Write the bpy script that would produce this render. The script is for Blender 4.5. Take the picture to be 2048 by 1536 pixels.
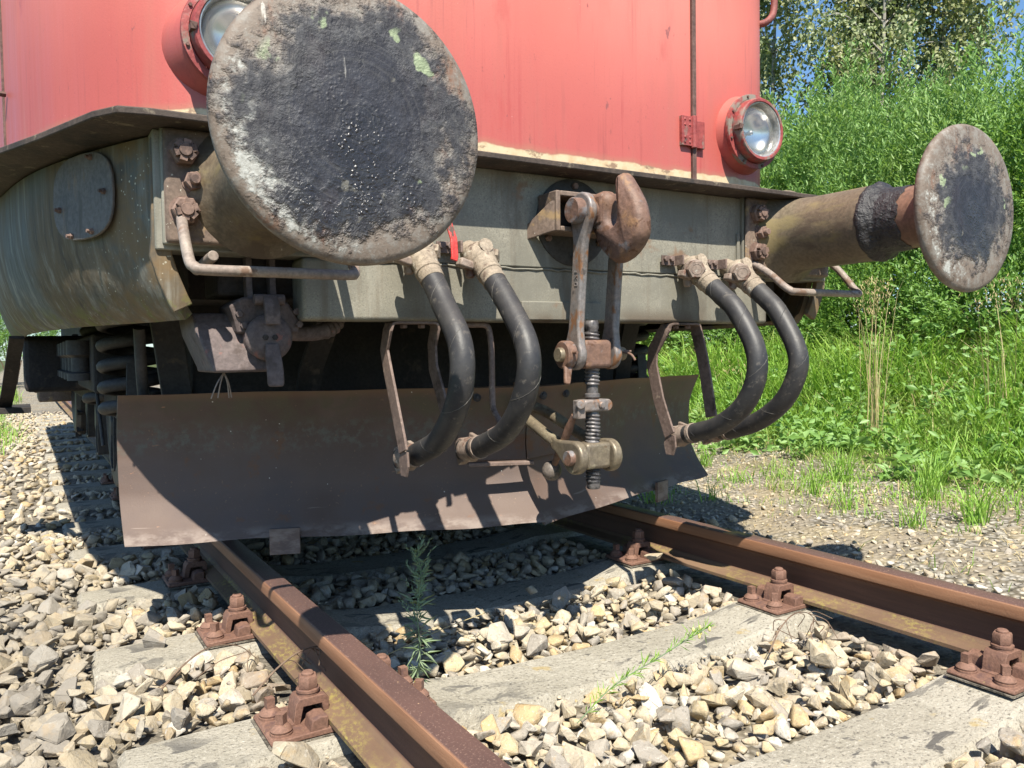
import bpy, math, random
import numpy as np
from mathutils import Vector, Matrix
random.seed(7)
RNG = np.random.default_rng(11)
sc = bpy.context.scene
for o in list(bpy.data.objects): bpy.data.objects.remove(o)

# ------------------------------------------------------------------ camera, sky, sun, exposure
# world: z = 0 is the top of the rails, x across the track, +y along the track (towards the locomotive)
CAM = Vector((-1.3501, -1.2728, 0.6388)); YAW, PITCH, ROLL, FPX = 0.5432, -0.040, -0.015, 1624.3
_f = Vector((math.sin(YAW)*math.cos(PITCH), math.cos(YAW)*math.cos(PITCH), math.sin(PITCH)))
_r = Vector((math.cos(YAW), -math.sin(YAW), 0)); _u = _r.cross(_f)
_r2 = _r*math.cos(ROLL)+_u*math.sin(ROLL); _u2 = -_r*math.sin(ROLL)+_u*math.cos(ROLL)
cd = bpy.data.cameras.new('camera'); cam = bpy.data.objects.new('camera', cd); sc.collection.objects.link(cam)
cam.matrix_world = Matrix(((_r2.x, _u2.x, -_f.x, CAM.x), (_r2.y, _u2.y, -_f.y, CAM.y), (_r2.z, _u2.z, -_f.z, CAM.z), (0, 0, 0, 1)))
cd.sensor_width = 36; cd.lens = FPX/2048*36; cd.clip_start = 0.05; cd.clip_end = 2000
sc.camera = cam
SUN = Vector((-0.257, -0.585, 0.925)).normalized()      # towards the sun
sd = bpy.data.lights.new('sun', 'SUN'); so = bpy.data.objects.new('sun', sd); sc.collection.objects.link(so)
sd.energy = 5.0; sd.angle = math.radians(0.53); sd.color = (1, 0.94, 0.82)
so.location = (-3, -6, 9); so.rotation_euler = (-SUN).to_track_quat('-Z', 'Y').to_euler()
w = bpy.data.worlds.new('World'); sc.world = w; w.use_nodes = True
wn = w.node_tree; bg = wn.nodes['Background']; sky = wn.nodes.new('ShaderNodeTexSky')
sky.sky_type = 'NISHITA'; sky.sun_disc = False; sky.sun_elevation = math.asin(SUN.z); sky.sun_rotation = math.atan2(SUN.x, SUN.y)
sky.altitude = 400; sky.air_density = 1.0; sky.dust_density = 0.7; sky.ozone_density = 1.6
tint = wn.nodes.new('ShaderNodeMix'); tint.data_type = 'RGBA'; tint.blend_type = 'MULTIPLY'; tint.inputs[0].default_value = 1; tint.inputs[7].default_value = (.90, 1.12, 1.26, 1)   # a clear, bluer summer sky all round
wn.links.new(sky.outputs[0], tint.inputs[6]); wn.links.new(tint.outputs[2], bg.inputs[0]); bg.inputs[1].default_value = 0.08
sc.view_settings.view_transform = 'Standard'; sc.view_settings.look = 'None'; sc.view_settings.gamma = 1
sc.view_settings.use_curve_mapping = False; sc.view_settings.exposure = 0.95
sc.cycles.max_bounces = 5; sc.cycles.diffuse_bounces = 2; sc.cycles.glossy_bounces = 3; sc.cycles.transparent_max_bounces = 8
sc.cycles.caustics_reflective = False; sc.cycles.caustics_refractive = False

# ------------------------------------------------------------------ helpers
C = sc.collection
def V(*a): return Vector(a)
def tag(o, label=None, cat=None, group=None, kind=None):
    if label: o['label'] = label
    if cat: o['category'] = cat
    if group: o['group'] = group
    if kind: o['kind'] = kind
    return o
def empty(name, loc=(0, 0, 0), parent=None):
    o = bpy.data.objects.new(name, None); C.objects.link(o); o.location = loc; o.empty_display_size = 0.1
    if parent: o.parent = parent
    return o
def frame(ax):
    ax = Vector(ax).normalized(); t = V(0, 0, 1) if abs(ax.z) < 0.9 else V(0, 1, 0)
    a = ax.cross(t).normalized(); return a, ax.cross(a).normalized(), ax
def cr(pts, n=8):
    P = [Vector(p) for p in pts]; P = [P[0]*2-P[1]]+P+[P[-1]*2-P[-2]]; out = []
    for i in range(1, len(P)-2):
        a, b, c, d = P[i-1:i+3]
        for k in range(n):
            t = k/n; out.append(0.5*((2*b)+(c-a)*t+(2*a-5*b+4*c-d)*t*t+(3*b-a-3*c+d)*t**3))
    out.append(P[-2]); return out
class B:
    def __init__(s): s.v = []; s.f = []
    def add(s, vs, fs):
        n = len(s.v); s.v += [tuple(x) for x in vs]; s.f += [tuple(i+n for i in f) for f in fs]; return s
    def box(s, c, d, R=None):
        c = Vector(c); vs = []
        for x in (-.5, .5):
            for y in (-.5, .5):
                for z in (-.5, .5):
                    q = V(x*d[0], y*d[1], z*d[2]); vs.append(c+(R @ q if R else q))
        return s.add(vs, [(0, 1, 3, 2), (4, 6, 7, 5), (0, 4, 5, 1), (2, 3, 7, 6), (0, 2, 6, 4), (1, 5, 7, 3)])
    def ring(s, rings, closed=False, caps=(True, True), loop=True):
        n = len(rings[0]); vs = [p for r in rings for p in r]; fs = []
        m = len(rings)
        for i in range(m if closed else m-1):
            for k in range(n if loop else n-1):
                a = i*n+k; b = i*n+(k+1) % n; j = (i+1) % m
                fs.append((a, b, j*n+(k+1) % n, j*n+k))
        if caps[0] and not closed: fs.append(tuple(range(n))[::-1])
        if caps[1] and not closed: fs.append(tuple((m-1)*n+k for k in range(n)))
        return s.add(vs, fs)
    def lathe(s, o, ax, prof, n=24, caps=(True, True), ph=0):
        a, b, x = frame(ax); o = Vector(o)
        return s.ring([[o+x*t+(a*math.cos(ph+2*math.pi*k/n)+b*math.sin(ph+2*math.pi*k/n))*r for k in range(n)] for r, t in prof], caps=caps)
    def cyl(s, p0, p1, r0, r1=None, n=16):
        p0 = Vector(p0); p1 = Vector(p1); d = p1-p0
        return s.lathe(p0, d, [(r0, 0), (r0 if r1 is None else r1, d.length)], n)
    def tube(s, path, r, n=10, closed=False, caps=True):
        P = [Vector(p) for p in path]; m = len(P); R = r if isinstance(r, (list, tuple)) else [r]*m; rings = []; a = None
        for i in range(m):
            t = ((P[(i+1) % m]-P[i-1]) if closed else (P[min(i+1, m-1)]-P[max(i-1, 0)])).normalized()
            if a is None: a, b, _ = frame(t)
            a = (a-t*a.dot(t)).normalized(); b = t.cross(a)
            rings.append([P[i]+(a*math.cos(2*math.pi*k/n)+b*math.sin(2*math.pi*k/n))*R[i] for k in range(n)])
        return s.ring(rings, closed, (caps, caps))
    def strip(s, path, side, w, h):
        P = [Vector(p) for p in path]; m = len(P); side = Vector(side).normalized(); rings = []
        W = w if isinstance(w, (list, tuple)) else [w]*m
        for i in range(m):
            t = (P[min(i+1, m-1)]-P[max(i-1, 0)]).normalized(); nn = t.cross(side).normalized()
            k = 1.0
            if 0 < i < m-1:
                c = (P[i]-P[i-1]).normalized().dot(t); k = 1/max(c, .5)
            sd_ = nn.cross(t).normalized()
            rings.append([P[i]+sd_*(W[i]/2)*sx+nn*(h/2)*sy*k for sx, sy in ((-1, -1), (1, -1), (1, 1), (-1, 1))])
        return s.ring(rings)
    def prism(s, poly, ext):
        ext = Vector(ext); P = [Vector(p) for p in poly]; return s.ring([P, [p+ext for p in P]])
    def sph(s, c, r, nu=16, nv=10):
        c = Vector(c); r = (r, r, r) if not isinstance(r, (list, tuple)) else r
        vs = [c+V(0, 0, -r[2])]; fs = []
        for j in range(1, nv):
            ph = -math.pi/2+math.pi*j/nv
            for k in range(nu):
                th = 2*math.pi*k/nu; vs.append(c+V(r[0]*math.cos(ph)*math.cos(th), r[1]*math.cos(ph)*math.sin(th), r[2]*math.sin(ph)))
        vs.append(c+V(0, 0, r[2])); L = len(vs)-1
        for k in range(nu):
            fs.append((0, 1+(k+1) % nu, 1+k)); fs.append((L, 1+(nv-2)*nu+k, 1+(nv-2)*nu+(k+1) % nu))
        for j in range(nv-2):
            for k in range(nu): fs.append((1+j*nu+k, 1+j*nu+(k+1) % nu, 1+(j+1)*nu+(k+1) % nu, 1+(j+1)*nu+k))
        return s.add(vs, fs)
    def hexn(s, p, ax, r, h, ph=0): return s.lathe(p, ax, [(r*.93, 0), (r, .1*h), (r, .85*h), (r*.88, h)], 6, ph=ph)
    def castle(s, p, ax, r=.027):
        a, b, x = frame(ax); p = Vector(p)
        s.hexn(p, ax, r*1.10, .022); s.lathe(p, ax, [(r*1.22, -.004), (r*1.22, .001)], 20)
        for k in range(6):
            th = math.pi/3*k+.3; e1 = a*math.cos(th)+b*math.sin(th); e2 = -a*math.sin(th)+b*math.cos(th)
            s.box(p+x*.027+e1*(r*.66), (r*.36, r*.56, .014), Matrix((e1, e2, x)).transposed())
        s.lathe(p, ax, [(r*.52, .02), (r*.52, .034), (r*.47, .038)], 14)
        return s
def obj(name, b, mat, parent=None, smooth=38, bevel=None, seg=2, kind=None, label=None):
    me = bpy.data.meshes.new(name)
    me.from_pydata(b.v, [], b.f); me.validate()
    import bmesh
    bm = bmesh.new(); bm.from_mesh(me); bmesh.ops.recalc_face_normals(bm, faces=bm.faces); bm.to_mesh(me); bm.free()
    if smooth:
        me.polygons.foreach_set('use_smooth', [True]*len(me.polygons)); me.set_sharp_from_angle(angle=math.radians(smooth))
    o = bpy.data.objects.new(name, me); C.objects.link(o); me.materials.append(mat)
    if parent:
        o.parent = parent; o.matrix_parent_inverse = PINV.get(parent.name, Matrix())
    if bevel:
        m = o.modifiers.new('bevel', 'BEVEL'); m.width = bevel; m.segments = seg; m.limit_method = 'ANGLE'; m.angle_limit = math.radians(32); m.harden_normals = False
    if kind: o['kind'] = kind
    if label: o['label'] = label
    return o
PINV = {}
def world_root(name, loc):                      # an Empty whose parts are given in world coordinates
    o = empty(name, loc); PINV[o.name] = Matrix.Translation(-Vector(loc)); return o
def fast_mesh(name, verts, faces, mat, smooth=False):
    """verts (n,3), faces list of (k, array(m,k)) blocks"""
    me = bpy.data.meshes.new(name); me.vertices.add(len(verts)); me.vertices.foreach_set('co', np.asarray(verts, np.float32).ravel())
    loops = np.concatenate([f.ravel() for f in faces]); tot = np.concatenate([np.full(len(f), f.shape[1]) for f in faces])
    st = np.concatenate([[0], np.cumsum(tot)[:-1]])
    me.loops.add(len(loops)); me.loops.foreach_set('vertex_index', loops.astype(np.int32))
    me.polygons.add(len(tot)); me.polygons.foreach_set('loop_start', st.astype(np.int32)); me.polygons.foreach_set('loop_total', tot.astype(np.int32))
    me.update(calc_edges=True); me.validate()
    if smooth: me.polygons.foreach_set('use_smooth', [True]*len(me.polygons))
    if mat: me.materials.append(mat)
    return me
def link(name, me, parent=None):
    o = bpy.data.objects.new(name, me); C.objects.link(o)
    if parent: o.parent = parent
    return o

# ------------------------------------------------------------------ materials
class G:
    def __init__(s, name):
        s.m = bpy.data.materials.new(name); s.m.use_nodes = True; s.t = s.m.node_tree; s.N = s.t.nodes; s.L = s.t.links
        s.bsdf = s.N['Principled BSDF']; s.out = s.N['Material Output']; s.tc = s.N.new('ShaderNodeTexCoord'); s.co = s.tc.outputs['Object']
    def _in(s, n, k, v):
        if v is None: return
        if isinstance(v, bpy.types.NodeSocket): s.L.new(v, n.inputs[k])
        elif isinstance(v, (tuple, list)) and len(v) == 3 and n.inputs[k].type == 'RGBA': n.inputs[k].default_value = (*v, 1)
        else: n.inputs[k].default_value = v
    def node(s, t, ins={}, **kw):
        n = s.N.new(t)
        for k, v in kw.items(): setattr(n, k, v)
        for k, v in ins.items(): s._in(n, k, v)
        return n
    def map(s, scale=(1, 1, 1), loc=(0, 0, 0), vec=None, rot=(0, 0, 0)):
        return s.node('ShaderNodeMapping', {'Vector': vec or s.co, 'Scale': scale, 'Location': loc, 'Rotation': rot}).outputs[0]
    def noise(s, scale, detail=4, rough=.55, vec=None, dist=0, col=False):
        n = s.node('ShaderNodeTexNoise', {'Vector': vec or s.co, 'Scale': scale, 'Detail': min(detail, 4.5), 'Roughness': rough, 'Distortion': dist})
        return n.outputs['Color' if col else 'Fac']
    def vor(s, scale, vec=None, feature='F1', out='Distance', rnd=1):
        return s.node('ShaderNodeTexVoronoi', {'Vector': vec or s.co, 'Scale': scale, 'Randomness': rnd}, feature=feature).outputs[out]
    def mr(s, f, a, b, lo=0., hi=1.):
        return s.node('ShaderNodeMapRange', {'Value': f, 'From Min': a, 'From Max': b, 'To Min': lo, 'To Max': hi}, interpolation_type='SMOOTHSTEP').outputs[0]
    def ma(s, op, a, b=0., c=None, clamp=False):
        n = s.node('ShaderNodeMath', {0: a, 1: b}, operation=op, use_clamp=clamp)
        if c is not None: s._in(n, 2, c)
        return n.outputs[0]
    def mul(s, a, b): return s.ma('MULTIPLY', a, b)
    def plus(s, a, b): return s.ma('ADD', a, b)
    def mix(s, f, a, b, mode='MIX'):
        n = s.node('ShaderNodeMix', data_type='RGBA', blend_type=mode); s._in(n, 0, f); s._in(n, 6, a); s._in(n, 7, b); return n.outputs[2]
    def mixf(s, f, a, b):
        n = s.node('ShaderNodeMix', data_type='FLOAT'); s._in(n, 0, f); s._in(n, 2, a); s._in(n, 3, b); return n.outputs[0]
    def ramp(s, f, stops, interp='LINEAR'):
        n = s.node('ShaderNodeValToRGB', {0: f}); e = n.color_ramp.elements; n.color_ramp.interpolation = interp
        while len(e) < len(stops): e.new(.5)
        for el, (p, c) in zip(e, stops): el.position = p; el.color = (*c, 1)
        return n.outputs[0]
    def xyz(s, vec=None): return s.node('ShaderNodeSeparateXYZ', {0: vec or s.co}).outputs
    def rnd(s): return s.node('ShaderNodeObjectInfo').outputs['Random']
    def island(s): return s.node('ShaderNodeNewGeometry').outputs['Random Per Island']
    def fin(s, col, rough=.6, metal=0., bump=None, spec=.5, trans=None):
        s._in(s.bsdf, 'Base Color', col); s._in(s.bsdf, 'Roughness', rough); s._in(s.bsdf, 'Metallic', metal); s._in(s.bsdf, 'Specular IOR Level', spec)
        if bump:
            prev = None
            for h, d in bump:
                n = s.node('ShaderNodeBump', {'Height': h, 'Distance': d, 'Strength': 1.0})
                if prev: s.L.new(prev, n.inputs['Normal'])
                prev = n.outputs[0]
            s.L.new(prev, s.bsdf.inputs['Normal'])
        return s.m
def weather(name, a, b, layers=(), rough=.65, metal=0., nscale=6, bump=.0015, bscale=90, spec=.4, vstreak=None):
    """base colour a/b mottled, then layers (colour, scale, lo, hi, stretch, rough)"""
    g = G(name); col = g.mix(g.mr(g.noise(nscale, 6, .6), .35, .68), a, b); r = rough
    fine = g.noise(bscale, 5, .65); col = g.mix(g.mr(fine, .2, .8, 0, .35), col, (0.0, 0.0, 0.0)) if 0 else col
    v = g.mr(fine, .3, .7, .78, 1.2); col = g.mix(1., col, g.node('ShaderNodeCombineXYZ', {0: v, 1: v, 2: v}).outputs[0], 'MULTIPLY')
    for i, (c, scl, lo, hi, st, rr) in enumerate(layers):
        m = g.mr(g.noise(scl, 7, .62, g.map(st, (3.1*i, 1.7*i, .6*i))), lo, hi); col = g.mix(m, col, c)
        if rr is not None: r = g.mixf(m, r, rr)
    return g.fin(col, r, metal, [(fine, bump), (g.noise(nscale*1.5, 3), bump*1.5)], spec)
U = (1, 1, 1); VS = (1, 1, .1)
# red faded paint with a cream band at the foot
def m_red():
    g = G('faded_red_paint'); x, y, z = g.xyz()
    streak = g.noise(26, 6, .65, g.map((1, 1, .05))); big = g.noise(1.6, 4, .5, g.map((1, 1, .5)))
    col = g.mix(g.mr(big, .3, .7), (.58, .160, .120), (.64, .200, .158))
    low = g.mr(z, 1.85, 1.30)                                   # the lower paint has weathered less pale
    runs = g.mul(g.mr(g.noise(38, 5, .7, g.map((1, 1, .03), (2, 0, 0))), .54, .70), g.mr(g.noise(5, 3, .5, g.map((1, 1, .0))), .40, .65))
    col = g.mix(g.mul(low, g.plus(.62, g.mul(runs, .38))), col, (.33, .050, .050))
    col = g.mix(g.mul(g.mr(g.noise(230, 3, .7), .60, .72), g.mul(low, .5)), col, (.22, .055, .055))
    col = g.mix(g.mul(g.mr(streak, .58, .74), g.mul(g.mr(z, 1.50, 1.22), .55)), col, (.25, .060, .058))
    col = g.mix(g.mul(g.mr(g.noise(7, 5, .7, g.map((1, 1, .25))), .60, .68), .35), col, (.42, .075, .065))
    col = g.mix(g.mul(g.mr(g.noise(55, 4, .6, g.map((1, 1, .3), (4, 2, 1))), .68, .74), .6), col, (.14, .05, .05))
    grime = g.mul(g.mr(g.noise(11, 5, .65, g.map((1, 1, .16), (7, 0, 2))), .50, .68), .34); col = g.mix(grime, col, (.40, .13, .10))
    drip = g.mul(g.mr(g.noise(75, 3, .5, g.map((1, 1, .035), (1, 0, 4))), .60, .70), g.mr(g.noise(4, 3, .5, g.map((1, 1, .35), (3, 2, 1))), .45, .65)); col = g.mix(g.mul(drip, .42), col, (.25, .075, .07))
    scuff = g.mr(g.noise(26, 4, .6, g.map((1, 1, .45), (9, 3, 3))), .705, .735); col = g.mix(g.mul(scuff, .6), col, (.14, .06, .065))
    col = g.mix(g.mul(g.mr(g.noise(120, 4, .7), .70, .75), .6), col, (.72, .55, .48))
    wob = g.plus(z, g.mr(g.noise(9, 3), 0, 1, -.012, .012))
    cream = g.mul(g.mr(wob, 1.243, 1.236), g.mr(g.noise(16, 8, .75, g.map((.6, 1, 1))), .62, .54))
    col = g.mix(g.mr(wob, 1.243, 1.236), col, g.mix(cream, (.23, .17, .11), g.mix(g.mr(g.noise(30, 4), .4, .7), (.72, .62, .40), (.58, .44, .25))))
    col = g.mix(g.mul(g.mr(wob, 1.262, 1.24), .35), col, (.36, .20, .12))
    return g.fin(col, g.mr(streak, .2, .8, .38, .6), 0, [(g.noise(3, 2), .004), (g.noise(160, 3), .0003)], .45)
RED = m_red()
RED2 = weather('red_lamp_paint', (.24, .045, .042), (.33, .075, .065), [((.20, .17, .14), 16, .50, .60, (1, 1, .6), .8), ((.10, .05, .045), 30, .66, .7, U, .8)], .5, nscale=10)
GREY = None
def m_beam():
    g = G('grey_green_frame_paint'); x, y, z = g.xyz()
    sp = g.noise(230, 3, .7); n1 = g.noise(5, 6, .6); st = g.noise(16, 6, .65, g.map((1, 1, .07)))
    col = g.mix(g.mr(n1, .35, .65), (.185, .176, .145), (.25, .235, .19))
    pat = g.mr(n1, .35, .7, .15, .9); col = g.mix(g.mul(g.mr(sp, .54, .68), pat), col, (.34, .32, .26)); col = g.mix(g.mul(g.mr(sp, .46, .34), pat), col, (.13, .12, .10))
    dk = g.noise(7, 7, .7, g.map((1, 1, .22), (5, 0, 3))); col = g.mix(g.mul(g.mr(dk, .54, .68), .65), col, (.115, .10, .08)); col = g.mix(g.mul(g.mr(dk, .44, .32), .5), col, (.34, .325, .275))
    col = g.mix(g.mul(g.mr(st, .54, .68), .7), col, (.16, .13, .095))
    col = g.mix(g.mr(g.noise(4.2, 7, .7, g.map(U, (2, 0, 5))), .60, .68), col, (.20, .13, .085))
    col = g.mix(g.mul(g.mr(g.noise(2.2, 4), .5, .62), g.mr(z, .78, .72)), col, (.12, .095, .07))
    return g.fin(col, .75, 0, [(sp, .0006), (g.noise(24, 5), .0012)], .3)
BEAM = m_beam()
def m_apron():
    g = G('stained_apron_paint'); x, y, z = g.xyz()
    st = g.noise(24, 8, .68, g.map((1, 1, .045), rot=(0, .22, 0))); st2 = g.noise(70, 6, .7, g.map((1, 1, .05), (3, 1, 0), rot=(0, .22, 0))); n1 = g.noise(3.2, 6, .6)
    col = g.mix(g.mr(n1, .38, .62), (.115, .120, .110), (.130, .094, .056)); col = g.mix(g.mul(g.mr(st, .48, .70), .75), col, (.30, .285, .24)); col = g.mix(g.mul(g.mr(st, .46, .30), .8), col, (.065, .052, .038))
    col = g.mix(g.mul(g.mr(st2, .54, .70), .45), col, (.28, .265, .215)); col = g.mix(g.mul(g.mr(st2, .45, .3), .5), col, (.09, .075, .055))
    nr = g.mr(x, -1.24, -1.12); col = g.mix(g.mul(nr, g.mul(g.mr(g.noise(9, 7, .7), .40, .6), .8)), col, (.19, .125, .062))
    lich = g.mr(g.plus(g.vor(70), g.mul(g.noise(50, 4), .25)), .30, .24); col = g.mix(g.mul(lich, g.mul(nr, g.mr(g.noise(7, 5, .6), .42, .58))), col, (.50, .48, .38))
    moss = g.mul(g.mr(g.noise(14, 7, .75), .50, .60), g.mr(z, .80, .73)); col = g.mix(g.mul(moss, .8), col, (.15, .155, .045))
    return g.fin(col, .7, 0, [(st, .0012), (g.noise(60, 5), .0010), (g.noise(6, 3), .003)], .35)
APRON = m_apron()
LICHEN = None
DARK = weather('sooty_underframe', (.020, .018, .018), (.040, .033, .030), [((.075, .058, .048), 12, .58, .7, U, .9)], .8, nscale=5, bump=.002)
DARK2 = weather('oily_spring_steel', (.032, .030, .032), (.060, .054, .052), [((.10, .08, .065), 20, .6, .72, U, .9)], .6, nscale=8)
def m_plough():
    g = G('plough_brown_paint'); x, y, z = g.xyz()
    n1 = g.noise(4, 6, .6); col = g.mix(g.mr(n1, .35, .68), (.112, .076, .061), (.150, .104, .084))
    fine = g.noise(150, 4, .7); col = g.mix(g.mr(fine, .35, .2), col, (.11, .075, .065))
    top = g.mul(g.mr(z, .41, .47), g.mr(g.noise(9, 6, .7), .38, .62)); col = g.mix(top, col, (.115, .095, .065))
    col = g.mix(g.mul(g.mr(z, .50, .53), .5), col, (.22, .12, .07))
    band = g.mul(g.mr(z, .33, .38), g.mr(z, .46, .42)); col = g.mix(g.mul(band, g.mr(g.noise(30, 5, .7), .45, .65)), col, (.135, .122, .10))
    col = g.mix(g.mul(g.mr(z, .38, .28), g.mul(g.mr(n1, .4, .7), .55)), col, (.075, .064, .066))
    scr = g.mr(g.noise(60, 3, .5, g.map((.06, .06, 1), (1, 2, 3), rot=(0, .5, 0))), .70, .74); col = g.mix(g.mul(scr, g.mul(g.mr(z, .32, .14), .5)), col, (.30, .24, .20)); rst = g.mr(g.noise(7, 7, .75, g.map(U, (8, 1, 2))), .60, .70); col = g.mix(g.mul(rst, .6), col, (.17, .08, .042))
    chips = g.mul(g.mr(g.noise(95, 3, .6), .655, .70), g.mr(g.noise(6, 3, .6, g.map(U, (4, 4, 4))), .42, .62)); col = g.mix(g.mul(chips, .7), col, (.24, .15, .10)); low_ = g.mul(g.mr(z, .150, .122), g.mr(g.noise(22, 5, .7, g.map((.4, .4, 1))), .42, .6)); col = g.mix(g.mul(low_, .6), col, (.27, .22, .19))
    spots = g.mr(g.plus(g.vor(17), g.mul(g.noise(80, 3), .02)), .05, .035); col = g.mix(spots, col, (.62, .58, .52))
    sc_ = g.mr(g.noise(38, 5, .6, g.map((.4, 1, 2), (3, 1, 7))), .70, .74); col = g.mix(sc_, col, (.30, .16, .10))
    return g.fin(col, g.mr(n1, .3, .7, .5, .72), 0, [(fine, .0005), (g.noise(5, 3), .004)], .25)
PLOUGH = m_plough()
def m_disc(name, seed, paint, cen, grease, wetness):
    """buffer face: worn steel, flaking remains of white paint near the rim, a cake of dark grease in the middle"""
    g = G(name); v = g.map((1, 1, 1), (-cen[0], 0, -cen[1])); x, y, z = g.xyz(v)
    r = g.ma('SQRT', g.plus(g.mul(x, x), g.mul(z, z))); vs = g.map((1, 1, 1), (seed, seed*.7, 0))
    n1 = g.noise(9, 8, .68, vs); n2 = g.noise(34, 7, .7, vs); n3 = g.noise(120, 5, .7, vs); st = g.noise(48, 5, .6, g.map((1, 1, .12), (seed, 1, 2)))
    col = g.mix(g.mr(n1, .36, .62), (.120, .088, .066), (.175, .135, .105)); col = g.mix(g.mul(g.mr(n2, .46, .64), .8), col, (.215, .195, .170))
    col = g.mix(g.mul(g.mr(n2, .45, .33), .85), col, (.075, .055, .042)); col = g.mix(g.mul(g.mr(g.noise(14, 7, .7, g.map((1, 1, .5), (seed, 2, 1))), .57, .68), .8), col, (.19, .085, .045))
    col = g.mix(g.mul(g.mr(n3, .56, .66), .45), col, (.30, .28, .25))
    # paint flakes
    sect = g.plus(g.mul(g.mr(g.plus(g.mul(x, -.88), g.mul(z, -.48)), .06, .18), paint[0]), g.mul(g.mr(g.plus(g.mul(x, .95), g.mul(z, -.30)), .12, .20), paint[1]))
    band = g.mul(g.mr(r, .120, .168), g.mr(r, .221, .203)); th = g.mul(sect, band)
    fl = g.plus(g.mul(n1, .55), g.plus(g.mul(n2, .50), g.mul(n3, .28)))
    white = g.mul(g.mr(g.plus(fl, g.mul(th, .22)), .79, .93), g.mr(th, .04, .25))
    col = g.mix(white, col, g.mix(g.mr(n3, .35, .65), (.27, .26, .23), (.43, .425, .39)))
    # grease cake: dusty grey border, darker and wetter towards the lower middle
    wob = g.plus(g.mr(n1, .25, .75, -.040, .040), g.mr(n2, .25, .75, -.026, .026)); rr = g.plus(r, wob)
    gr = g.mr(rr, grease+.030, grease-.026); core = g.mr(rr, grease-.02, grease-.10)
    gc = g.mix(g.mr(n2, .36, .64), (.020, .020, .026), (.050, .051, .058)); gc = g.mix(g.mul(g.mr(n3, .5, .7), .5), gc, (.10, .098, .096))
    gc = g.mix(core, gc, g.mix(g.mr(n2, .35, .65), (.008, .009, .016), (.020, .022, .034)))
    wet = g.mul(gr, g.mul(g.mr(g.plus(g.ma('ABSOLUTE', x), g.mul(z, .75)), .10, -.02), g.mr(g.noise(18, 4, .6, vs), .30, .55))); wet = g.mul(wet, wetness)
    gc = g.mix(g.mul(wet, .8), gc, (.016, .016, .020)); arc = g.noise(1, 5, .6, g.node('ShaderNodeCombineXYZ', {0: g.mul(r, 140.), 1: g.mul(n1, 2.5), 2: seed}).outputs[0]); gc = g.mix(g.mul(g.mr(arc, .50, .68), .35), gc, (.085, .083, .082)); col = g.mix(g.mul(gr, .95), col, gc)
    ring = g.mul(g.mr(r, .10, .13), g.mr(r, .185, .16)); lich = g.mul(g.mr(g.plus(g.noise(15, 3, .5, g.map(U, (seed+4, 3, 2))), g.mul(n3, .08)), .685, .715), ring)
    col = g.mix(g.mul(lich, .75), col, (.30, .36, .21)); col = g.mix(g.mul(g.mr(g.noise(17, 5, .6, g.map(U, (seed+9, 1, 6))), .66, .72), g.mul(gr, .6)), col, (.20, .185, .15))
    drip = g.mul(g.mr(st, .67, .71), g.mr(z, .02, .12)); col = g.mix(g.mul(drip, .55), col, (.55, .52, .47))
    rough = g.mixf(gr, .66, .70); rough = g.mixf(g.mul(core, .55), rough, .50); rough = g.mixf(wet, rough, .27)
    lump = g.plus(g.mul(g.noise(95, 3, .6, vs), 1.), g.mul(g.mr(g.vor(135, g.node('ShaderNodeVectorMath', {0: vs, 1: g.node('ShaderNodeVectorMath', {0: g.noise(40, 3, .6, vs, col=True), 1: (.012, .012, .012)}, operation='MULTIPLY').outputs[0]}, operation='ADD').outputs[0]), .05, .55, 1, 0), g.mr(n1, .35, .65, .1, .9))); hb = g.mul(gr, g.plus(.05, g.plus(g.mul(core, .16), g.mul(wet, .45))))
    fold = g.mul(g.mul(gr, g.mr(core, 1, 0, .35, 1)), g.noise(30, 8, .72, g.map((1, 1, 1), (seed, 5, 5)), 1.2))
    return g.fin(col, rough, 0, [(g.mul(lump, hb), .0034), (fold, .0040), (gr, .0012), (n3, .0008), (n2, .0015), (white, .0005)], .5)
DISC_L = m_disc('greasy_buffer_face', 3.3, (.92, .45), (-.875, 1.01), .188, 1.0)
DISC_R = m_disc('worn_buffer_face', 8.1, (.70, .40), (.875, 1.01), .163, .5)
SLEEVE = weather('rusty_buffer_sleeve', (.120, .092, .062), (.165, .128, .086), [((.20, .155, .075), 9, .52, .66, (1, .3, 1), .8), ((.09, .065, .045), 14, .55, .68, (1, .3, 1), .6), ((.45, .42, .34), 60, .70, .74, U, .9)], .55, nscale=5, bump=.001)
PLUNGER = weather('bare_plunger_steel', (.17, .095, .065), (.22, .13, .09), [((.07, .05, .04), 10, .55, .7, U, .5)], .5, nscale=6, bump=.0005)
GREASE = weather('black_grease', (.012, .011, .013), (.026, .024, .026), [], .58, nscale=30, bump=.006, bscale=60, spec=.6)
BOLT = weather('rusty_bolt', (.15, .095, .075), (.22, .145, .115), [((.09, .06, .05), 30, .55, .65, U, .8)], .7, nscale=20, bump=.0008)
FLANGE = weather('brown_flange_steel', (.14, .10, .078), (.20, .145, .11), [((.50, .46, .37), 75, .66, .70, U, .9), ((.28, .19, .10), 14, .56, .68, U, .8)], .7, nscale=7, bump=.001)
ROD = weather('worn_grab_rod', (.22, .175, .15), (.30, .25, .21), [((.16, .10, .07), 18, .56, .66, U, .7)], .55, nscale=10, bump=.0006)
HOOK = weather('rusty_hook_steel', (.175, .098, .066), (.140, .085, .066), [((.25, .14, .075), 20, .55, .70, U, .7), ((.17, .16, .165), 13, .57, .66, U, .45), ((.10, .05, .03), 36, .58, .66, U, .8)], .6, nscale=9, bump=.002, bscale=70)
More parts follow.
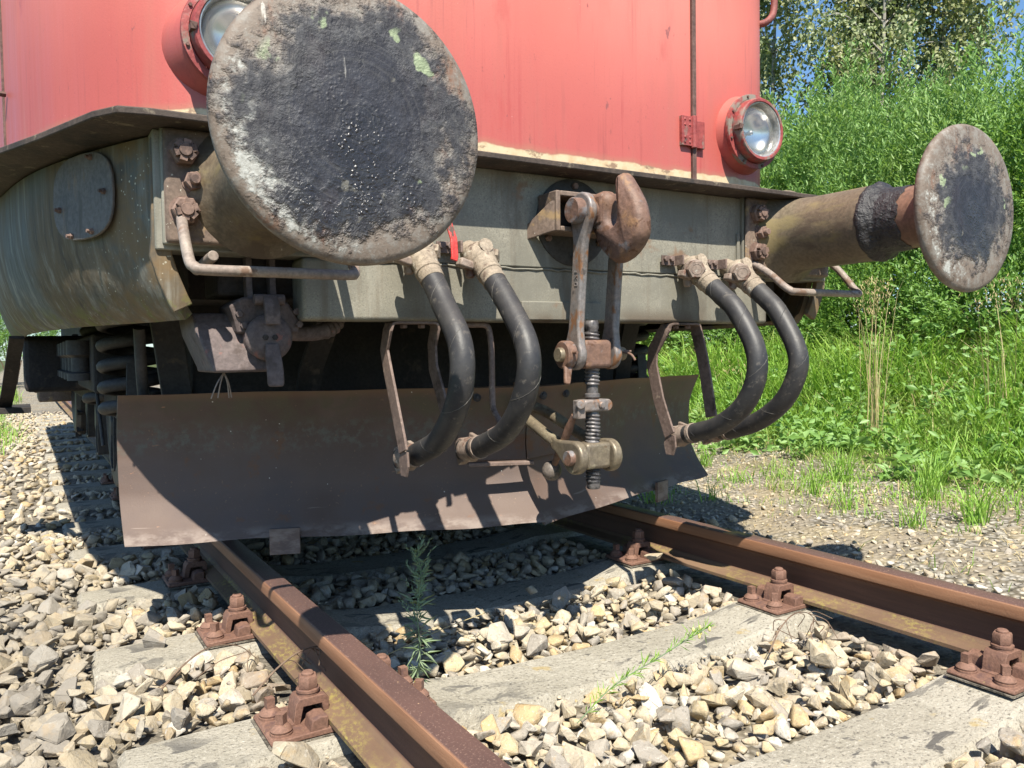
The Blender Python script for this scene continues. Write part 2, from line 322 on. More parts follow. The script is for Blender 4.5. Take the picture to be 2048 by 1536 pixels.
SHACK = weather('shackle_steel', (.20, .19, .19), (.24, .19, .16), [((.24, .12, .06), 22, .55, .64, (1, 1, .5), .7), ((.10, .085, .08), 30, .60, .68, U, .5)], .5, metal=.25, nscale=12, bump=.0008)
BRASS = weather('yellowed_link_steel', (.21, .170, .115), (.165, .135, .10), [((.32, .28, .19), 25, .55, .66, (1, .4, 1), .4), ((.15, .10, .06), 30, .60, .68, U, .7)], .45, metal=.3, nscale=12, bump=.0006)
THREAD = weather('greasy_thread', (.11, .10, .10), (.20, .185, .18), [((.03, .028, .03), 22, .52, .66, U, .4)], .45, metal=.3, nscale=12, bump=.0008)
VALVE = weather('dusty_valve_casting', (.25, .20, .15), (.33, .27, .205), [((.14, .10, .075), 25, .54, .64, U, .8), ((.48, .44, .36), 40, .64, .70, U, .8)], .8, nscale=14, bump=.002, bscale=120)
CHEAD = weather('coupling_head_iron', (.20, .15, .12), (.28, .22, .18), [((.13, .07, .05), 25, .55, .65, U, .8), ((.44, .40, .34), 30, .62, .68, U, .7)], .65, nscale=14, bump=.0012)
BRACK = weather('brown_bracket_steel', (.15, .105, .088), (.20, .145, .122), [((.30, .23, .18), 40, .62, .68, U, .7), ((.08, .055, .045), 14, .55, .66, U, .7)], .65, nscale=8, bump=.001)
def m_hose():
    g = G('brake_hose_rubber'); n = g.noise(18, 5, .6); col = g.mix(g.mr(n, .35, .65), (.024, .024, .027), (.042, .040, .040))
    col = g.mix(g.mr(g.noise(45, 5, .7), .55, .70), col, (.095, .085, .075))
    up = g.xyz(g.node('ShaderNodeNewGeometry').outputs['Normal'])[2]
    col = g.mix(g.mul(g.mr(up, .1, .9), .25), col, (.10, .09, .08))       # dust lying on the upper side
    w1 = g.node('ShaderNodeTexWave', {'Vector': g.map((0, .25, 1), rot=(.55, 0, 0)), 'Scale': 3.1, 'Distortion': .6}, wave_profile='SIN').outputs['Fac']
    ln = g.mr(w1, .9985, .9996); col = g.mix(g.mul(ln, .6), col, (.22, .20, .18))
    return g.fin(col, .5, 0, [(g.noise(120, 4), .0005), (w1, .0006)], .4)
HOSE = m_hose()
SEAMG = weather('hose_wrap_edge', (.06, .056, .052), (.12, .112, .10), [((.03, .03, .03), 9, .5, .6, U, .6)], .6, nscale=20)
def m_rail():
    g = G('rusty_rail'); x, y, z = g.xyz(); ax = g.ma('ABSOLUTE', x)
    st = g.noise(30, 6, .65, g.map((1, .06, 1))); fine = g.noise(210, 4, .7); n1 = g.noise(5, 5, .6, g.map((1, .4, 1)))
    col = g.mix(g.mr(st, .35, .65), (.088, .046, .032), (.130, .066, .043)); col = g.mix(g.mr(fine, .42, .25), col, (.10, .05, .04))
    edge = g.mul(g.mr(z, -.040, -.034), g.mr(g.noise(4, 4, .6, g.map((1, .3, 1), (2, 2, 0))), .2, .7, .55, 1)); col = g.mix(edge, col, g.mix(g.mr(st, .35, .65), (.25, .118, .060), (.34, .175, .095)))  # orange head-side rust, painted lighter to put sun above the shaded web into colour
    top = g.mr(z, -.006, -.002); tc_ = g.mix(g.mr(n1, .35, .65), (.085, .050, .043), (.120, .067, .055))
    tc_ = g.mix(g.mr(fine, .55, .68), tc_, (.24, .15, .115)); col = g.mix(top, col, tc_)
    worn = g.mul(top, g.mr(g.noise(3.2, 6, .7, g.map((1, .6, 1), (0, 4, 0))), .64, .68)); col = g.mix(worn, col, (.36, .19, .07))
    foot = g.mr(z, -.116, -.122); col = g.mix(foot, col, g.mix(g.mr(n1, .4, .6), (.135, .082, .052), (.18, .112, .07)))
    lic = g.mul(foot, g.mul(g.mr(g.noise(85, 6, .8, g.map((1, .6, 1))), .44, .62), g.mr(g.noise(3.2, 4, .6, g.map(U, (5, 1, 0))), .40, .60)))
    col = g.mix(g.mul(lic, .85), col, (.29, .24, .065))
    fl = g.mr(g.vor(34), .06, .04); col = g.mix(g.mul(fl, top), col, (.46, .30, .18))
    return g.fin(col, g.mixf(top, .72, .5), 0, [(fine, .0007), (st, .0008)], .4)
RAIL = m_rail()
IRON = weather('rusty_fastening', (.150, .078, .054), (.20, .110, .078), [((.11, .06, .05), 16, .55, .66, U, .85), ((.30, .25, .08), 60, .68, .72, U, .9)], .8, nscale=12, bump=.0012, bscale=160)
def m_conc():
    g = G('weathered_concrete'); n1 = g.noise(3, 6, .6); fine = g.noise(120, 6, .7); st = g.noise(35, 6, .65, g.map((.12, 1, 1)))
    col = g.mix(g.mr(n1, .3, .7), (.27, .245, .195), (.37, .34, .28)); col = g.mix(g.mul(g.mr(g.noise(20, 6, .7), .52, .70), .45), col, (.21, .19, .15))
    col = g.mix(g.mr(fine, .56, .70), col, (.47, .44, .375)); col = g.mix(g.mr(fine, .46, .34), col, (.15, .135, .11))
    blot = g.mul(g.mr(g.noise(13, 6, .62, g.map((.6, 1, 1), (1.3, .2, 0)), .5), .565, .61), g.mr(g.noise(1.7, 2, .5, g.map(U, (.5, 2, 0))), .44, .54)); col = g.mix(blot, col, (.105, .098, .088))
    dots = g.mr(g.noise(42, 4, .55, g.map((.7, 1, 1), (4, 4, 1))), .645, .68); col = g.mix(g.mul(dots, g.mr(g.noise(4, 2, .5, g.map(U, (7, 0, 0))), .5, .56)), col, (.13, .12, .10))
    yel = g.mr(g.noise(7, 6, .72, g.map(U, (3, 3, 3))), .62, .70); col = g.mix(g.mul(yel, .7), col, (.36, .27, .12))
    return g.fin(col, .9, 0, [(fine, .0030), (g.noise(28, 6, .75), .008)], .2)
CONC = m_conc()
def m_stone(name, obj_rnd):
    g = G(name); v = g.island()
    if obj_rnd: v = g.ma('FRACT', g.plus(g.mul(g.rnd(), 7.31), v))
    off = g.node('ShaderNodeCombineXYZ', {0: g.mul(v, 37.), 1: g.mul(v, 91.), 2: g.mul(v, 53.)}).outputs[0]
    co = g.map((.037, .037, .037)) if obj_rnd else g.co
    vec = g.node('ShaderNodeVectorMath', {0: co, 1: off}, operation='ADD').outputs[0]
    base = g.ramp(v, [(0, (.44, .37, .26)), (.14, (.36, .31, .23)), (.26, (.48, .385, .23)), (.38, (.54, .46, .33)), (.5, (.30, .275, .24)), (.6, (.46, .33, .165)), (.68, (.40, .365, .31)), (.76, (.55, .49, .385)), (.86, (.25, .235, .215)), (.93, (.62, .585, .52))], 'CONSTANT')
    n1 = g.noise(30, 6, .65, vec); n2 = g.noise(130, 5, .7, vec); band = g.noise(60, 4, .6, g.map((1, 1, .18), vec=vec, rot=(.6, .4, 0)))
    dust = (.345, .285, .205); base = g.mix(.32, base, dust); col = g.mix(g.mul(g.mr(n1, .54, .70), .6), base, (.40, .265, .12)); col = g.mix(g.mul(g.mr(n1, .46, .32), .7), col, (.24, .215, .18))
    col = g.mix(g.mul(g.mr(n2, .55, .68), .5), col, (.56, .53, .46)); col = g.mix(g.mul(g.mr(n2, .42, .3), .65), col, (.12, .108, .092)); col = g.mix(g.mul(g.mr(band, .55, .66), .4), col, (.19, .165, .135))
    wx, wy, wz = g.xyz(g.node('ShaderNodeNewGeometry').outputs['Position'])
    dirt = g.mul(g.mr(g.plus(wx, g.mul(g.noise(2.2, 4, .6, g.node('ShaderNodeNewGeometry').outputs['Position']), .9)), -.45, -.85), g.mr(wy, 3.2, 1.4)); dirt = g.mul(dirt, g.mr(v, 0, 1, .55, 1.0))
    col = g.mix(g.mul(dirt, .8), col, g.mix(n1, (.135, .118, .098), (.25, .225, .19)))
    rust = g.mul(g.mr(g.ma('ABSOLUTE', g.ma('SUBTRACT', g.ma('ABSOLUTE', wx), .751)), .30, .06), g.mr(v, .2, 1, 0, .75)); col = g.mix(g.mul(rust, .6), col, (.24, .145, .075))
    return g.fin(col, .9, 0, [(n1, .004), (n2, .0018), (band, .0025)], .2)
STONE = m_stone('crushed_stone', False); STONE_O = m_stone('crushed_stone_piece', True)
def m_ground():
    g = G('gravelly_ground'); x, y, z = g.xyz()
    v = g.vor(42, out='Color'); vb = g.node('ShaderNodeSeparateColor', {0: v}).outputs[0]; d = g.vor(42)
    grav = g.ramp(vb, [(0, (.22, .195, .16)), (.3, (.33, .30, .25)), (.6, (.27, .25, .215)), (.85, (.41, .375, .31))]); grav = g.mix(g.mr(d, .35, .7), grav, (.11, .095, .07))
    soil = g.mix(g.noise(20, 6, .7), (.14, .115, .085), (.30, .26, .20)); nz = g.noise(2.4, 5, .6)
    col = g.mix(g.mr(nz, .48, .6), grav, soil); col = g.mix(g.mul(g.mr(g.noise(3, 6, .7), .50, .64), .55), col, (.33, .27, .17))
    gx = g.mr(g.plus(x, g.mr(nz, 0, 1, -.7, .7)), 2.3, 3.2); lx = g.mr(x, -2.2, -2.9)
    gr = g.mix(g.noise(14, 6, .7), (.035, .05, .016), (.10, .115, .045)); col = g.mix(g.ma('MAXIMUM', gx, lx), col, gr)
    return g.fin(col, .95, 0, [(d, .012), (g.noise(8, 5), .03)], .15)
GROUND = m_ground()
BED = weather('ballast_dust', (.16, .14, .11), (.24, .21, .165), [((.08, .07, .055), 25, .5, .65, U, .95)], .95, nscale=22, bump=.01, bscale=70)
def m_leaf(name, a, b, c, tl=.35, rough=.45):
    g = G(name); v = g.island(); col = g.mix(v, a, b); col = g.mix(g.mul(g.mr(g.noise(1.2, 3), .48, .66), .6), col, c)
    g.fin(col, rough, 0, None, .4)
    tr = g.node('ShaderNodeBsdfTranslucent'); g.L.new(g.mix(.5, col, (.22, .34, .03), 'MIX'), tr.inputs[0])
    mx = g.node('ShaderNodeMixShader', {0: tl}); g.L.new(g.bsdf.outputs[0], mx.inputs[1]); g.L.new(tr.outputs[0], mx.inputs[2]); g.L.new(mx.outputs[0], g.out.inputs[0]); return g.m
LEAF = m_leaf('willow_leaf', (.17, .33, .075), (.30, .48, .16), (.25, .37, .10), .42)
LEAF2 = m_leaf('dense_shrub_leaf', (.12, .25, .05), (.24, .41, .10), (.18, .32, .07), .42)
BIRCHL = m_leaf('birch_leaf', (.20, .25, .12), (.32, .36, .19), (.30, .27, .11), .3)
GRASS = m_leaf('bank_grass', (.21, .42, .055), (.36, .55, .11), (.42, .42, .15), .45, .5)
DRY = m_leaf('dry_grass_straw', (.42, .33, .16), (.55, .45, .25), (.35, .24, .11), .2, .7)
WEED = m_leaf('grey_green_weed', (.20, .28, .16), (.30, .38, .23), (.24, .32, .16), .35, .6)
BARK = weather('birch_bark', (.26, .24, .21), (.36, .34, .30), [((.07, .06, .05), 8, .56, .62, (1, 1, 4), .9)], .8, nscale=6)
TWIG = weather('brown_twig', (.12, .075, .05), (.19, .13, .09), [], .8, nscale=20)
def m_lens():
    g = G('clear_lamp_glass'); tr = g.node('ShaderNodeBsdfTransparent'); gl = g.node('ShaderNodeBsdfGlossy', {'Roughness': .03}); fr = g.node('ShaderNodeMapRange', {'Value': g.node('ShaderNodeLayerWeight', {'Blend': .35}).outputs['Facing'], 'From Min': 0., 'From Max': 1., 'To Min': .04, 'To Max': .45})
    df = g.node('ShaderNodeBsdfDiffuse', {'Color': (.42, .40, .36, 1)}); du = g.node('ShaderNodeMixShader', {0: g.mr(g.noise(14, 4), .35, .7, .08, .24)}); g.L.new(tr.outputs[0], du.inputs[1]); g.L.new(df.outputs[0], du.inputs[2])
    mx = g.node('ShaderNodeMixShader', {0: fr.outputs[0]}); g.L.new(du.outputs[0], mx.inputs[1]); g.L.new(gl.outputs[0], mx.inputs[2]); g.L.new(mx.outputs[0], g.out.inputs[0]); return g.m
LENS = m_lens()
REFL = G('silvered_reflector').fin((.74, .72, .68), .22, 1.0)
CHROME = weather('lamp_inner_ring', (.45, .44, .42), (.6, .58, .55), [((.2, .17, .13), 30, .6, .68, U, .6)], .35, metal=.7, nscale=20)
REDROD = weather('bright_red_handle', (.55, .04, .035), (.50, .06, .05), [((.08, .05, .04), 25, .55, .62, (1, 1, .4), .7)], .45, nscale=20)
SEAM = weather('brown_seam_strip', (.10, .055, .045), (.15, .085, .07), [], .75, nscale=20)
HATCH = weather('grey_hatch_plate', (.115, .105, .10), (.16, .14, .125), [((.26, .17, .10), 12, .56, .7, (1, 1, .3), .8), ((.10, .09, .08), 20, .56, .66, (1, 1, .2), .7)], .65, nscale=6)
SOCK = weather('socket_casting', (.10, .076, .074), (.135, .105, .10), [((.08, .06, .055), 18, .54, .66, U, .8), ((.20, .09, .075), 25, .62, .70, U, .7)], .7, nscale=12, bump=.0015)
FLOWER = G('yellow_petal').fin((.62, .56, .22), .6)

# ------------------------------------------------------------------ ground, ballast, track
def sstep(a, b, x):
    t = np.clip((np.asarray(x, float)-a)/(b-a), 0, 1); return t*t*(3-2*t)
def gz(x, y):
    """height of the bare ground"""
    x = np.asarray(x, float); y = np.asarray(y, float)
    h = -.235+0*x
    h = h+.115*sstep(.85, 1.7, x)+.10*sstep(2.0, 3.3, x)+.40*sstep(3.0, 5.6, x)+.35*sstep(5.5, 9, x)
    h = h-.10*sstep(-2.0, -3.2, x)
    return h+.02*np.sin(x*3.1+1.3*np.sin(y*1.7))*sstep(1.2, 2.2, np.abs(x))+.015*np.sin(y*4.3+x*2)*sstep(1.5, 2.5, np.abs(x))
xs = np.unique(np.concatenate([np.linspace(-4, 10, 141), [-600, -150, -50, -20, -10, -6, 14, 25, 60, 150, 600]]))
ys = np.unique(np.concatenate([np.linspace(-3, 14, 120), [-600, -150, -50, -20, -10, -6, 20, 30, 60, 150, 600]]))
XX, YY = np.meshgrid(xs, ys, indexing='ij'); ZZ = gz(XX, YY)
vv = np.stack([XX, YY, ZZ], -1).reshape(-1, 3); ny = len(ys)
ii, jj = np.meshgrid(np.arange(len(xs)-1), np.arange(ny-1), indexing='ij'); a_ = (ii*ny+jj).ravel()
ground = link('ground', fast_mesh('ground', vv, [(np.stack([a_, a_+ny, a_+ny+1, a_+1], 1))], GROUND, True)); ground['kind'] = 'structure'

Y0, SP, TOP = .46, .679, -.170                 # first sleeper, spacing, top of the sleepers at the rail seats
SLEEPERS = list(range(-2, 18))
def bedz(x, y):
    x = np.asarray(x, float)
    return np.where(np.abs(x) < .72, -.205-.012*np.cos(x*2.2), -.182+.02*sstep(-1.2, -1.5, x))-.22*sstep(-1.95, -2.9, x)
bx = np.concatenate([np.linspace(-3.1, 1.0, 60)]); by = np.linspace(-2.2, 14, 150)
XX, YY = np.meshgrid(bx, by, indexing='ij'); ZZ = bedz(XX, YY)-.020-.09*sstep(.85, 1.0, XX)-.05*sstep(-2.7, -3.1, XX); n_ = len(by)
ii, jj = np.meshgrid(np.arange(len(bx)-1), np.arange(n_-1), indexing='ij'); a_ = (ii*n_+jj).ravel()
bed = link('ballast_bed', fast_mesh('ballast_bed', np.stack([XX, YY, ZZ], -1).reshape(-1, 3), [np.stack([a_, a_+n_, a_+n_+1, a_+1], 1)], BED, True)); bed['kind'] = 'structure'

# rails -----------------------------------------------------------
def rail_profile():
    half = [(.0625, -.149), (.0625, -.139), (.055, -.136), (.022, -.128), (.0095, -.116), (.007, -.095), (.007, -.065), (.0105, -.050), (.026, -.041), (.0325, -.037), (.0335, -.030), (.0335, -.014), (.031, -.006), (.026, -.0018), (.012, 0)]
    return half+[(-x, z) for x, z in half[::-1]]
def rail(xc, label):
    b = B(); pr = rail_profile(); yy = [-4, -1, -.5, 0, .5, 1, 2, 4, 8, 16, 40]
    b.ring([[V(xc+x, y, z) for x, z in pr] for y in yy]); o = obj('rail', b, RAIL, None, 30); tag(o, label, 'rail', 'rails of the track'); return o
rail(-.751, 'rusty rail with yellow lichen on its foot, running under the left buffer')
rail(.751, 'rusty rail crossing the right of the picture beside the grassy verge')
# sleepers ----------------------------------------------------------
def sleeper_mesh():
    b = B(); rings = []
    for x, t, wd in ((-1.21, -.012, .19), (-1.195, 0, .205), (-1.0, 0, .22), (-.56, 0, .22), (-.40, -.024, .235), (0, -.032, .235), (.40, -.024, .235), (.56, 0, .22), (1.0, 0, .22), (1.195, 0, .205), (1.21, -.012, .19)):
        c = .014
        rings.append([V(x, -wd/2-.045, -.20), V(x, -wd/2, t-c), V(x, -wd/2+c, t), V(x, -wd/6, t+.0005), V(x, wd/6, t+.0005), V(x, wd/2-c, t), V(x, wd/2, t-c), V(x, wd/2+.045, -.20)])
    b.ring(rings); return b
ORD = 'first second third fourth fifth sixth seventh eighth ninth tenth eleventh twelfth thirteenth fourteenth fifteenth sixteenth'.split()
SLAB = {-1: 'concrete sleeper with dark blotches in the bottom right corner', 0: 'pale concrete sleeper crossing the foreground between the rails, in full sun', 1: 'concrete sleeper half in shadow, just behind the feathery weed', 2: 'concrete sleeper in shadow straight below the plough blade', 3: 'concrete sleeper in shadow left of the plough, second beyond the blade', -2: 'concrete sleeper hidden under the stones at the bottom edge'}
sm = None
for k in SLEEPERS:
    if k == -2: continue
    if sm is None: o = obj('concrete_sleeper', sleeper_mesh(), CONC, None, 35); sm = o
    else: o = sm.copy(); C.objects.link(o)
    o.location = (.006*math.sin(k*5), Y0+SP*k, TOP-.004*((k*7) % 3)); o.rotation_euler.z = .006*math.sin(k*3.3)
    tag(o, SLAB.get(k, f'shaded concrete sleeper left of the plough, {ORD[k-2]} beyond the blade'), 'sleeper', 'sleepers under the locomotive' if k > 3 else 'sleepers of the track')
# rail fastenings: ribbed plate, clamp, clamp bolt and two screw spikes
def fastening(x, y, sgn, label):
    """sgn +1: the clamp lies on the +x side of the rail"""
    e = empty('rail_fastening', (x, y, TOP)); PINV[e.name] = Matrix()
    tag(e, label, 'rail fastening', 'rail fastenings'); s = sgn
    obj('timber_pad', B().box((s*.095, 0, .002), (.192, .163, .004)), BED, e, None)
    p = B().prism([V(s*-.0, -.08, .005), V(s*.185, -.08, .005), V(s*.188, -.08, .009), V(s*.183, -.08, .016), V(s*-.0, -.08, .020)], (0, .16, 0))
    obj('base_plate', p, IRON, e, 30, .0025)
    for yy in (-.054, .054):
        obj('rib', B().prism([V(s*.066, yy-.024, .015), V(s*.066, yy-.024, .044), V(s*.084, yy-.024, .046), V(s*.101, yy-.024, .040), V(s*.106, yy-.024, .015)], (0, .048, 0)), IRON, e, 30, .003)
    # clamp: an arch straddling the bolt, one foot on the rail, one on the plate
    c = B().prism([V(s*.048, -.027, .030), V(s*.048, -.027, .062), V(s*.056, -.027, .070), V(s*.112, -.027, .070), V(s*.120, -.027, .060), V(s*.126, -.027, .022), V(s*.133, -.027, .019), V(s*.133, -.027, .0165), V(s*.112, -.027, .0165), V(s*.104, -.027, .052), V(s*.064, -.027, .052), V(s*.060, -.027, .030)], (0, .054, 0))
    obj('clamp', c, IRON, e, 30, .003)
    q = V(s*.086, 0, 0)
    bt = B().lathe(q, (0, 0, 1), [(.024, .070), (.024, .075), (.022, .0755)], 18); bt.lathe(q, (0, 0, 1), [(.0255, .0765), (.0255, .082), (.020, .083)], 18)
    bt.hexn(q+V(0, 0, .083), (0, 0, 1), .0225, .028, .3); bt.lathe(q, (0, 0, 1), [(.0135, .108), (.0135, .115), (.011, .118)], 14)
    obj('clamp_bolt', bt, IRON, e, 35)
    for yy in (-.046, .046):
        h = V(s*.158, yy, .016); sp = B().lathe(h, (0, 0, 1), [(.024, 0), (.024, .005), (.022, .0055), (.0225, .007), (.0235, .010), (.019, .016), (.013, .021), (.011, .022)], 20)
        sp.box(h+V(0, 0, .033), (.018, .018, .021), Matrix.Rotation(.4+yy*9+x, 3, 'Z')); obj('screw_spike', sp, IRON, e, 35)
    return e
FL = {(0, -1): 'nearest rusty rail fastening left of the left rail, at the bottom edge', (1, -1): 'rusty rail fastening in sun left of the left rail, second from the bottom edge', (2, -1): 'shaded rail fastening beside the left rail under the plough corner',
      (-1, 1): 'rusty rail fastening in the bottom right corner beside the right rail', (0, 1): 'rusty rail fastening halfway along the visible right rail', (1, 1): 'half shaded rail fastening beside the right rail near the plough'}
for k in range(-1, 7):
    for sd_ in (-1, 1):
        if (k, sd_) in FL or (sd_ < 0 and k > 2):
            xr = -.751 if sd_ < 0 else .751
            fastening(xr, Y0+SP*k, -1, FL.get((k, sd_), f'rail fastening in deep shade left of the plough, {ORD[k-2]} beyond the blade'))
# the inner half of the left rail's fastening, just showing past the rail head
e = fastening(-.751, Y0, 1, 'inner rail fastening mostly hidden behind the head of the left rail')

# ballast stones -----------------------------------------------------
from mathutils.bvhtree import BVHTree
import bmesh
def hull(seed, el, npt=15):
    r = np.random.default_rng(seed); bm = bmesh.new()
    p = r.normal(size=(npt, 3)); p /= np.linalg.norm(p, axis=1)[:, None]; p *= r.uniform(.80, 1.15, (npt, 1)); p *= el
    for q in p: bm.verts.new(q)
    bmesh.ops.convex_hull(bm, input=bm.verts); loose = [v for v in bm.verts if not v.link_faces]; bmesh.ops.delete(bm, geom=loose, context='VERTS')
    bmesh.ops.dissolve_limit(bm, angle_limit=.22, verts=bm.verts, edges=bm.edges)
    return bm
NV = 22; SV = []
for i in range(NV):
    r = np.random.default_rng(100+i); el = np.array([1.0, r.uniform(.62, .95), r.uniform(.38, .68)]); bm = hull(i, el, int(r.integers(10, 16)))
    hi = bm.copy(); bmesh.ops.bevel(hi, geom=list(hi.edges), offset=.085, segments=2, affect='EDGES', profile=.55, clamp_overlap=True)
    for v_ in hi.verts: v_.co += Vector(r.normal(0, .010, 3))
    me = bpy.data.meshes.new('stone'); hi.to_mesh(me); me.materials.append(STONE_O); hi.free()
    bmesh.ops.bevel(bm, geom=list(bm.edges), offset=.075, segments=1, affect='EDGES', profile=.6, clamp_overlap=True); bmesh.ops.triangulate(bm, faces=bm.faces); bm.verts.index_update()
    SV.append((me, np.array([v.co[:] for v in bm.verts]), np.array([[v.index for v in f.verts] for f in bm.faces]))); bm.free()
SAND = bpy.data.meshes
def scatter(x0, x1, y0, y1, gap, rng):
    n = int((x1-x0)*(y1-y0)/(gap*gap)*3); P = np.stack([rng.uniform(x0, x1, n), rng.uniform(y0, y1, n)], 1); grid = {}; keep = []
    for i, (x, y) in enumerate(P):
        k = (int(x//gap), int(y//gap)); ok = True
        for a in (-1, 0, 1):
            for b in (-1, 0, 1):
                for j in grid.get((k[0]+a, k[1]+b), ()):
                    if (P[j, 0]-x)**2+(P[j, 1]-y)**2 < gap*gap*.8: ok = False; break
                if not ok: break
            if not ok: break
        if ok: grid.setdefault(k, []).append(i); keep.append(i)
    return P[keep]
def clear_of_track(x, y, r, top):
    if abs(abs(x)-.751) < .068+r*.55: return False
    k = round((y-Y0)/SP); yc = Y0+SP*k; dy = abs(y-yc)
    if abs(x) < 1.215+r*.6 and dy < .114+r*(1.0 if top else .7): return False
    if k in range(-1, 8) and dy < .10+r*.6 and (-.96-r*.5 < x < -.55+r or .54-r < x < .96): return False
    return True
stones = []           # x, y, z, radius, variant, matrix
rs = np.random.default_rng(5)
def lay(P, dz, rmin, rmax, top, chance=1.):
    for x, y in P:
        if rs.random() > chance: continue
        r = rmin+(rmax-rmin)*rs.random()**1.7
        if not clear_of_track(x, y, r, top): continue
        z = float(bedz(x, y)) if x < .72 else (-.20 if x < .9 else float(gz(x, y))+.004)
        if x > .72 and x < 1.7: z += .01
        stones.append((x, y, z+dz+rs.normal()*.006, r, int(rs.integers(NV))))
lay(scatter(-2.6, .72, -.9, 3.2, .036, rs), -.008, .022, .038, False)
lay(scatter(-2.3, .70, -.9, 2.8, .047, rs), .010, .024, .050, True, .97)
lay(scatter(-2.3, -.80, -.9, 2.6, .080, rs), .022, .028, .055, True, .6)
lay(scatter(-.70, .70, -.9, 1.6, .10, rs), .024, .026, .050, True, .6)
lay(scatter(-2.6, -.75, 3.2, 13, .06, rs), -.005, .026, .045, False)
lay(scatter(.82, 1.35, -.6, 3.0, .05, rs), -.004, .018, .040, False, .75)
lay(scatter(1.2, 2.0, -.6, 3.0, .09, rs), -.004, .012, .030, False, .5)
# single big or perched stones the photograph shows plainly
extra = [(-.915, .285, -.145, .060, 3, 0), (-.20, .72, -.165, .05, 5, 0), (.60, .985, -.110, .045, 7, 1), (.40, .10, -.16, .062, 2, 1), (-1.05, 1.17, -.155, .045, 9, 0), (-.93, .10, -.165, .05, 11, 0), (.10, 1.02, -.165, .028, 4, 0)]
for e_ in extra: stones.append(e_[:5])
S = np.array([s[:4] for s in stones]); fw = np.array(_f); rt = np.array(_r2); up = np.array(_u2); D = S[:, :3]-np.array(CAM); dep = D@fw
px = 512+812*(D@rt)/np.maximum(dep, .05); py = 384-812*(D@up)/np.maximum(dep, .05)
size = np.where((dep > .3) & (px > -10) & (px < 1034) & (py < 775) & (py > 380), S[:, 3]/np.maximum(dep, .1), 0)
size *= np.where((S[:, 0] > -.72) & (S[:, 0] < .72) & (S[:, 1] > 1.2), .3, 1.)*np.where(S[:, 2] > np.where(np.abs(S[:, 0]) < .72, -.205, -.19), 1., .55)
order = np.argsort(-size); pick = set(order[:300].tolist())
vb, fb, base = [], [], 0
for i, (x, y, z, r, k) in enumerate(stones):
    eu = (rs.normal()*.45, rs.normal()*.45, rs.uniform(0, 6.28)); R = Matrix.Rotation(eu[2], 3, 'Z') @ Matrix.Rotation(eu[1], 3, 'Y') @ Matrix.Rotation(eu[0], 3, 'X')
    if i in pick:
        o = bpy.data.objects.new('stone', SV[k][0]); C.objects.link(o); o.parent = bed
        o.matrix_local = Matrix.Translation((x, y, z)) @ R.to_4x4() @ Matrix.Scale(r, 4)
    else:
        vb.append(SV[k][1]*r @ np.array(R).T+np.array((x, y, z))); fb.append(SV[k][2]+base); base += len(SV[k][1])
o = link('loose_stones', fast_mesh('loose_stones', np.concatenate(vb), [np.concatenate(fb)], STONE), bed); o['kind'] = 'stuff'
# chips and fines packed between the stones
P = scatter(-2.4, .70, -.9, 3.0, .030, rs); vb, fb, base = [], [], 0
for x, y in P:
    r = .006+.012*rs.random()**2
    if not clear_of_track(x, y, r, False): continue
    k = int(rs.integers(NV)); R = Matrix.Rotation(rs.uniform(0, 6.28), 3, 'Z') @ Matrix.Rotation(rs.normal()*.6, 3, 'X')
    vb.append(SV[k][1]*r @ np.array(R).T+np.array((x, y, float(bedz(x, y))-.012+.03*rs.random()**2))); fb.append(SV[k][2]+base); base += len(SV[k][1])
o = link('stone_chips', fast_mesh('stone_chips', np.concatenate(vb), [np.concatenate(fb)], STONE), bed); o['kind'] = 'stuff'
# fine gravel on the verge at the right of the track
P = scatter(.95, 3.6, -1.0, 6.0, .036, rs); vb, fb, base = [], [], 0
for x, y in P:
    if rs.random() > .9-.55*sstep(2.2, 3.4, x): continue
    k = int(rs.integers(NV)); r = .007+.013*rs.random()**2; R = Matrix.Rotation(rs.uniform(0, 6.28), 3, 'Z') @ Matrix.Rotation(rs.normal()*.5, 3, 'X')
    vb.append(SV[k][1]*r @ np.array(R).T+np.array((x, y, float(gz(x, y))+.002))); fb.append(SV[k][2]+base); base += len(SV[k][1])
o = link('fine_gravel', fast_mesh('fine_gravel', np.concatenate(vb), [np.concatenate(fb)], STONE)); tag(o, 'fine grey gravel spread over the verge beyond the right rail', 'gravel', kind='stuff')

# ------------------------------------------------------------------ locomotive (all parts in world coordinates)
LOCO = world_root('locomotive', (0, .5, 0))
tag(LOCO, 'weathered red locomotive front with grey buffer beam, buffers, hoses and snow plough', 'locomotive')
PINV_L = PINV[LOCO.name]
def part(name, b, mat, smooth=38, bevel=None, seg=2, label=None): return obj(name, b, mat, LOCO, smooth, bevel, seg, None, label)
def sub(name, b, mat, p, smooth=38, bevel=None, seg=2, label=None):
    return obj(name, b, mat, p, smooth, bevel, seg, None, label)
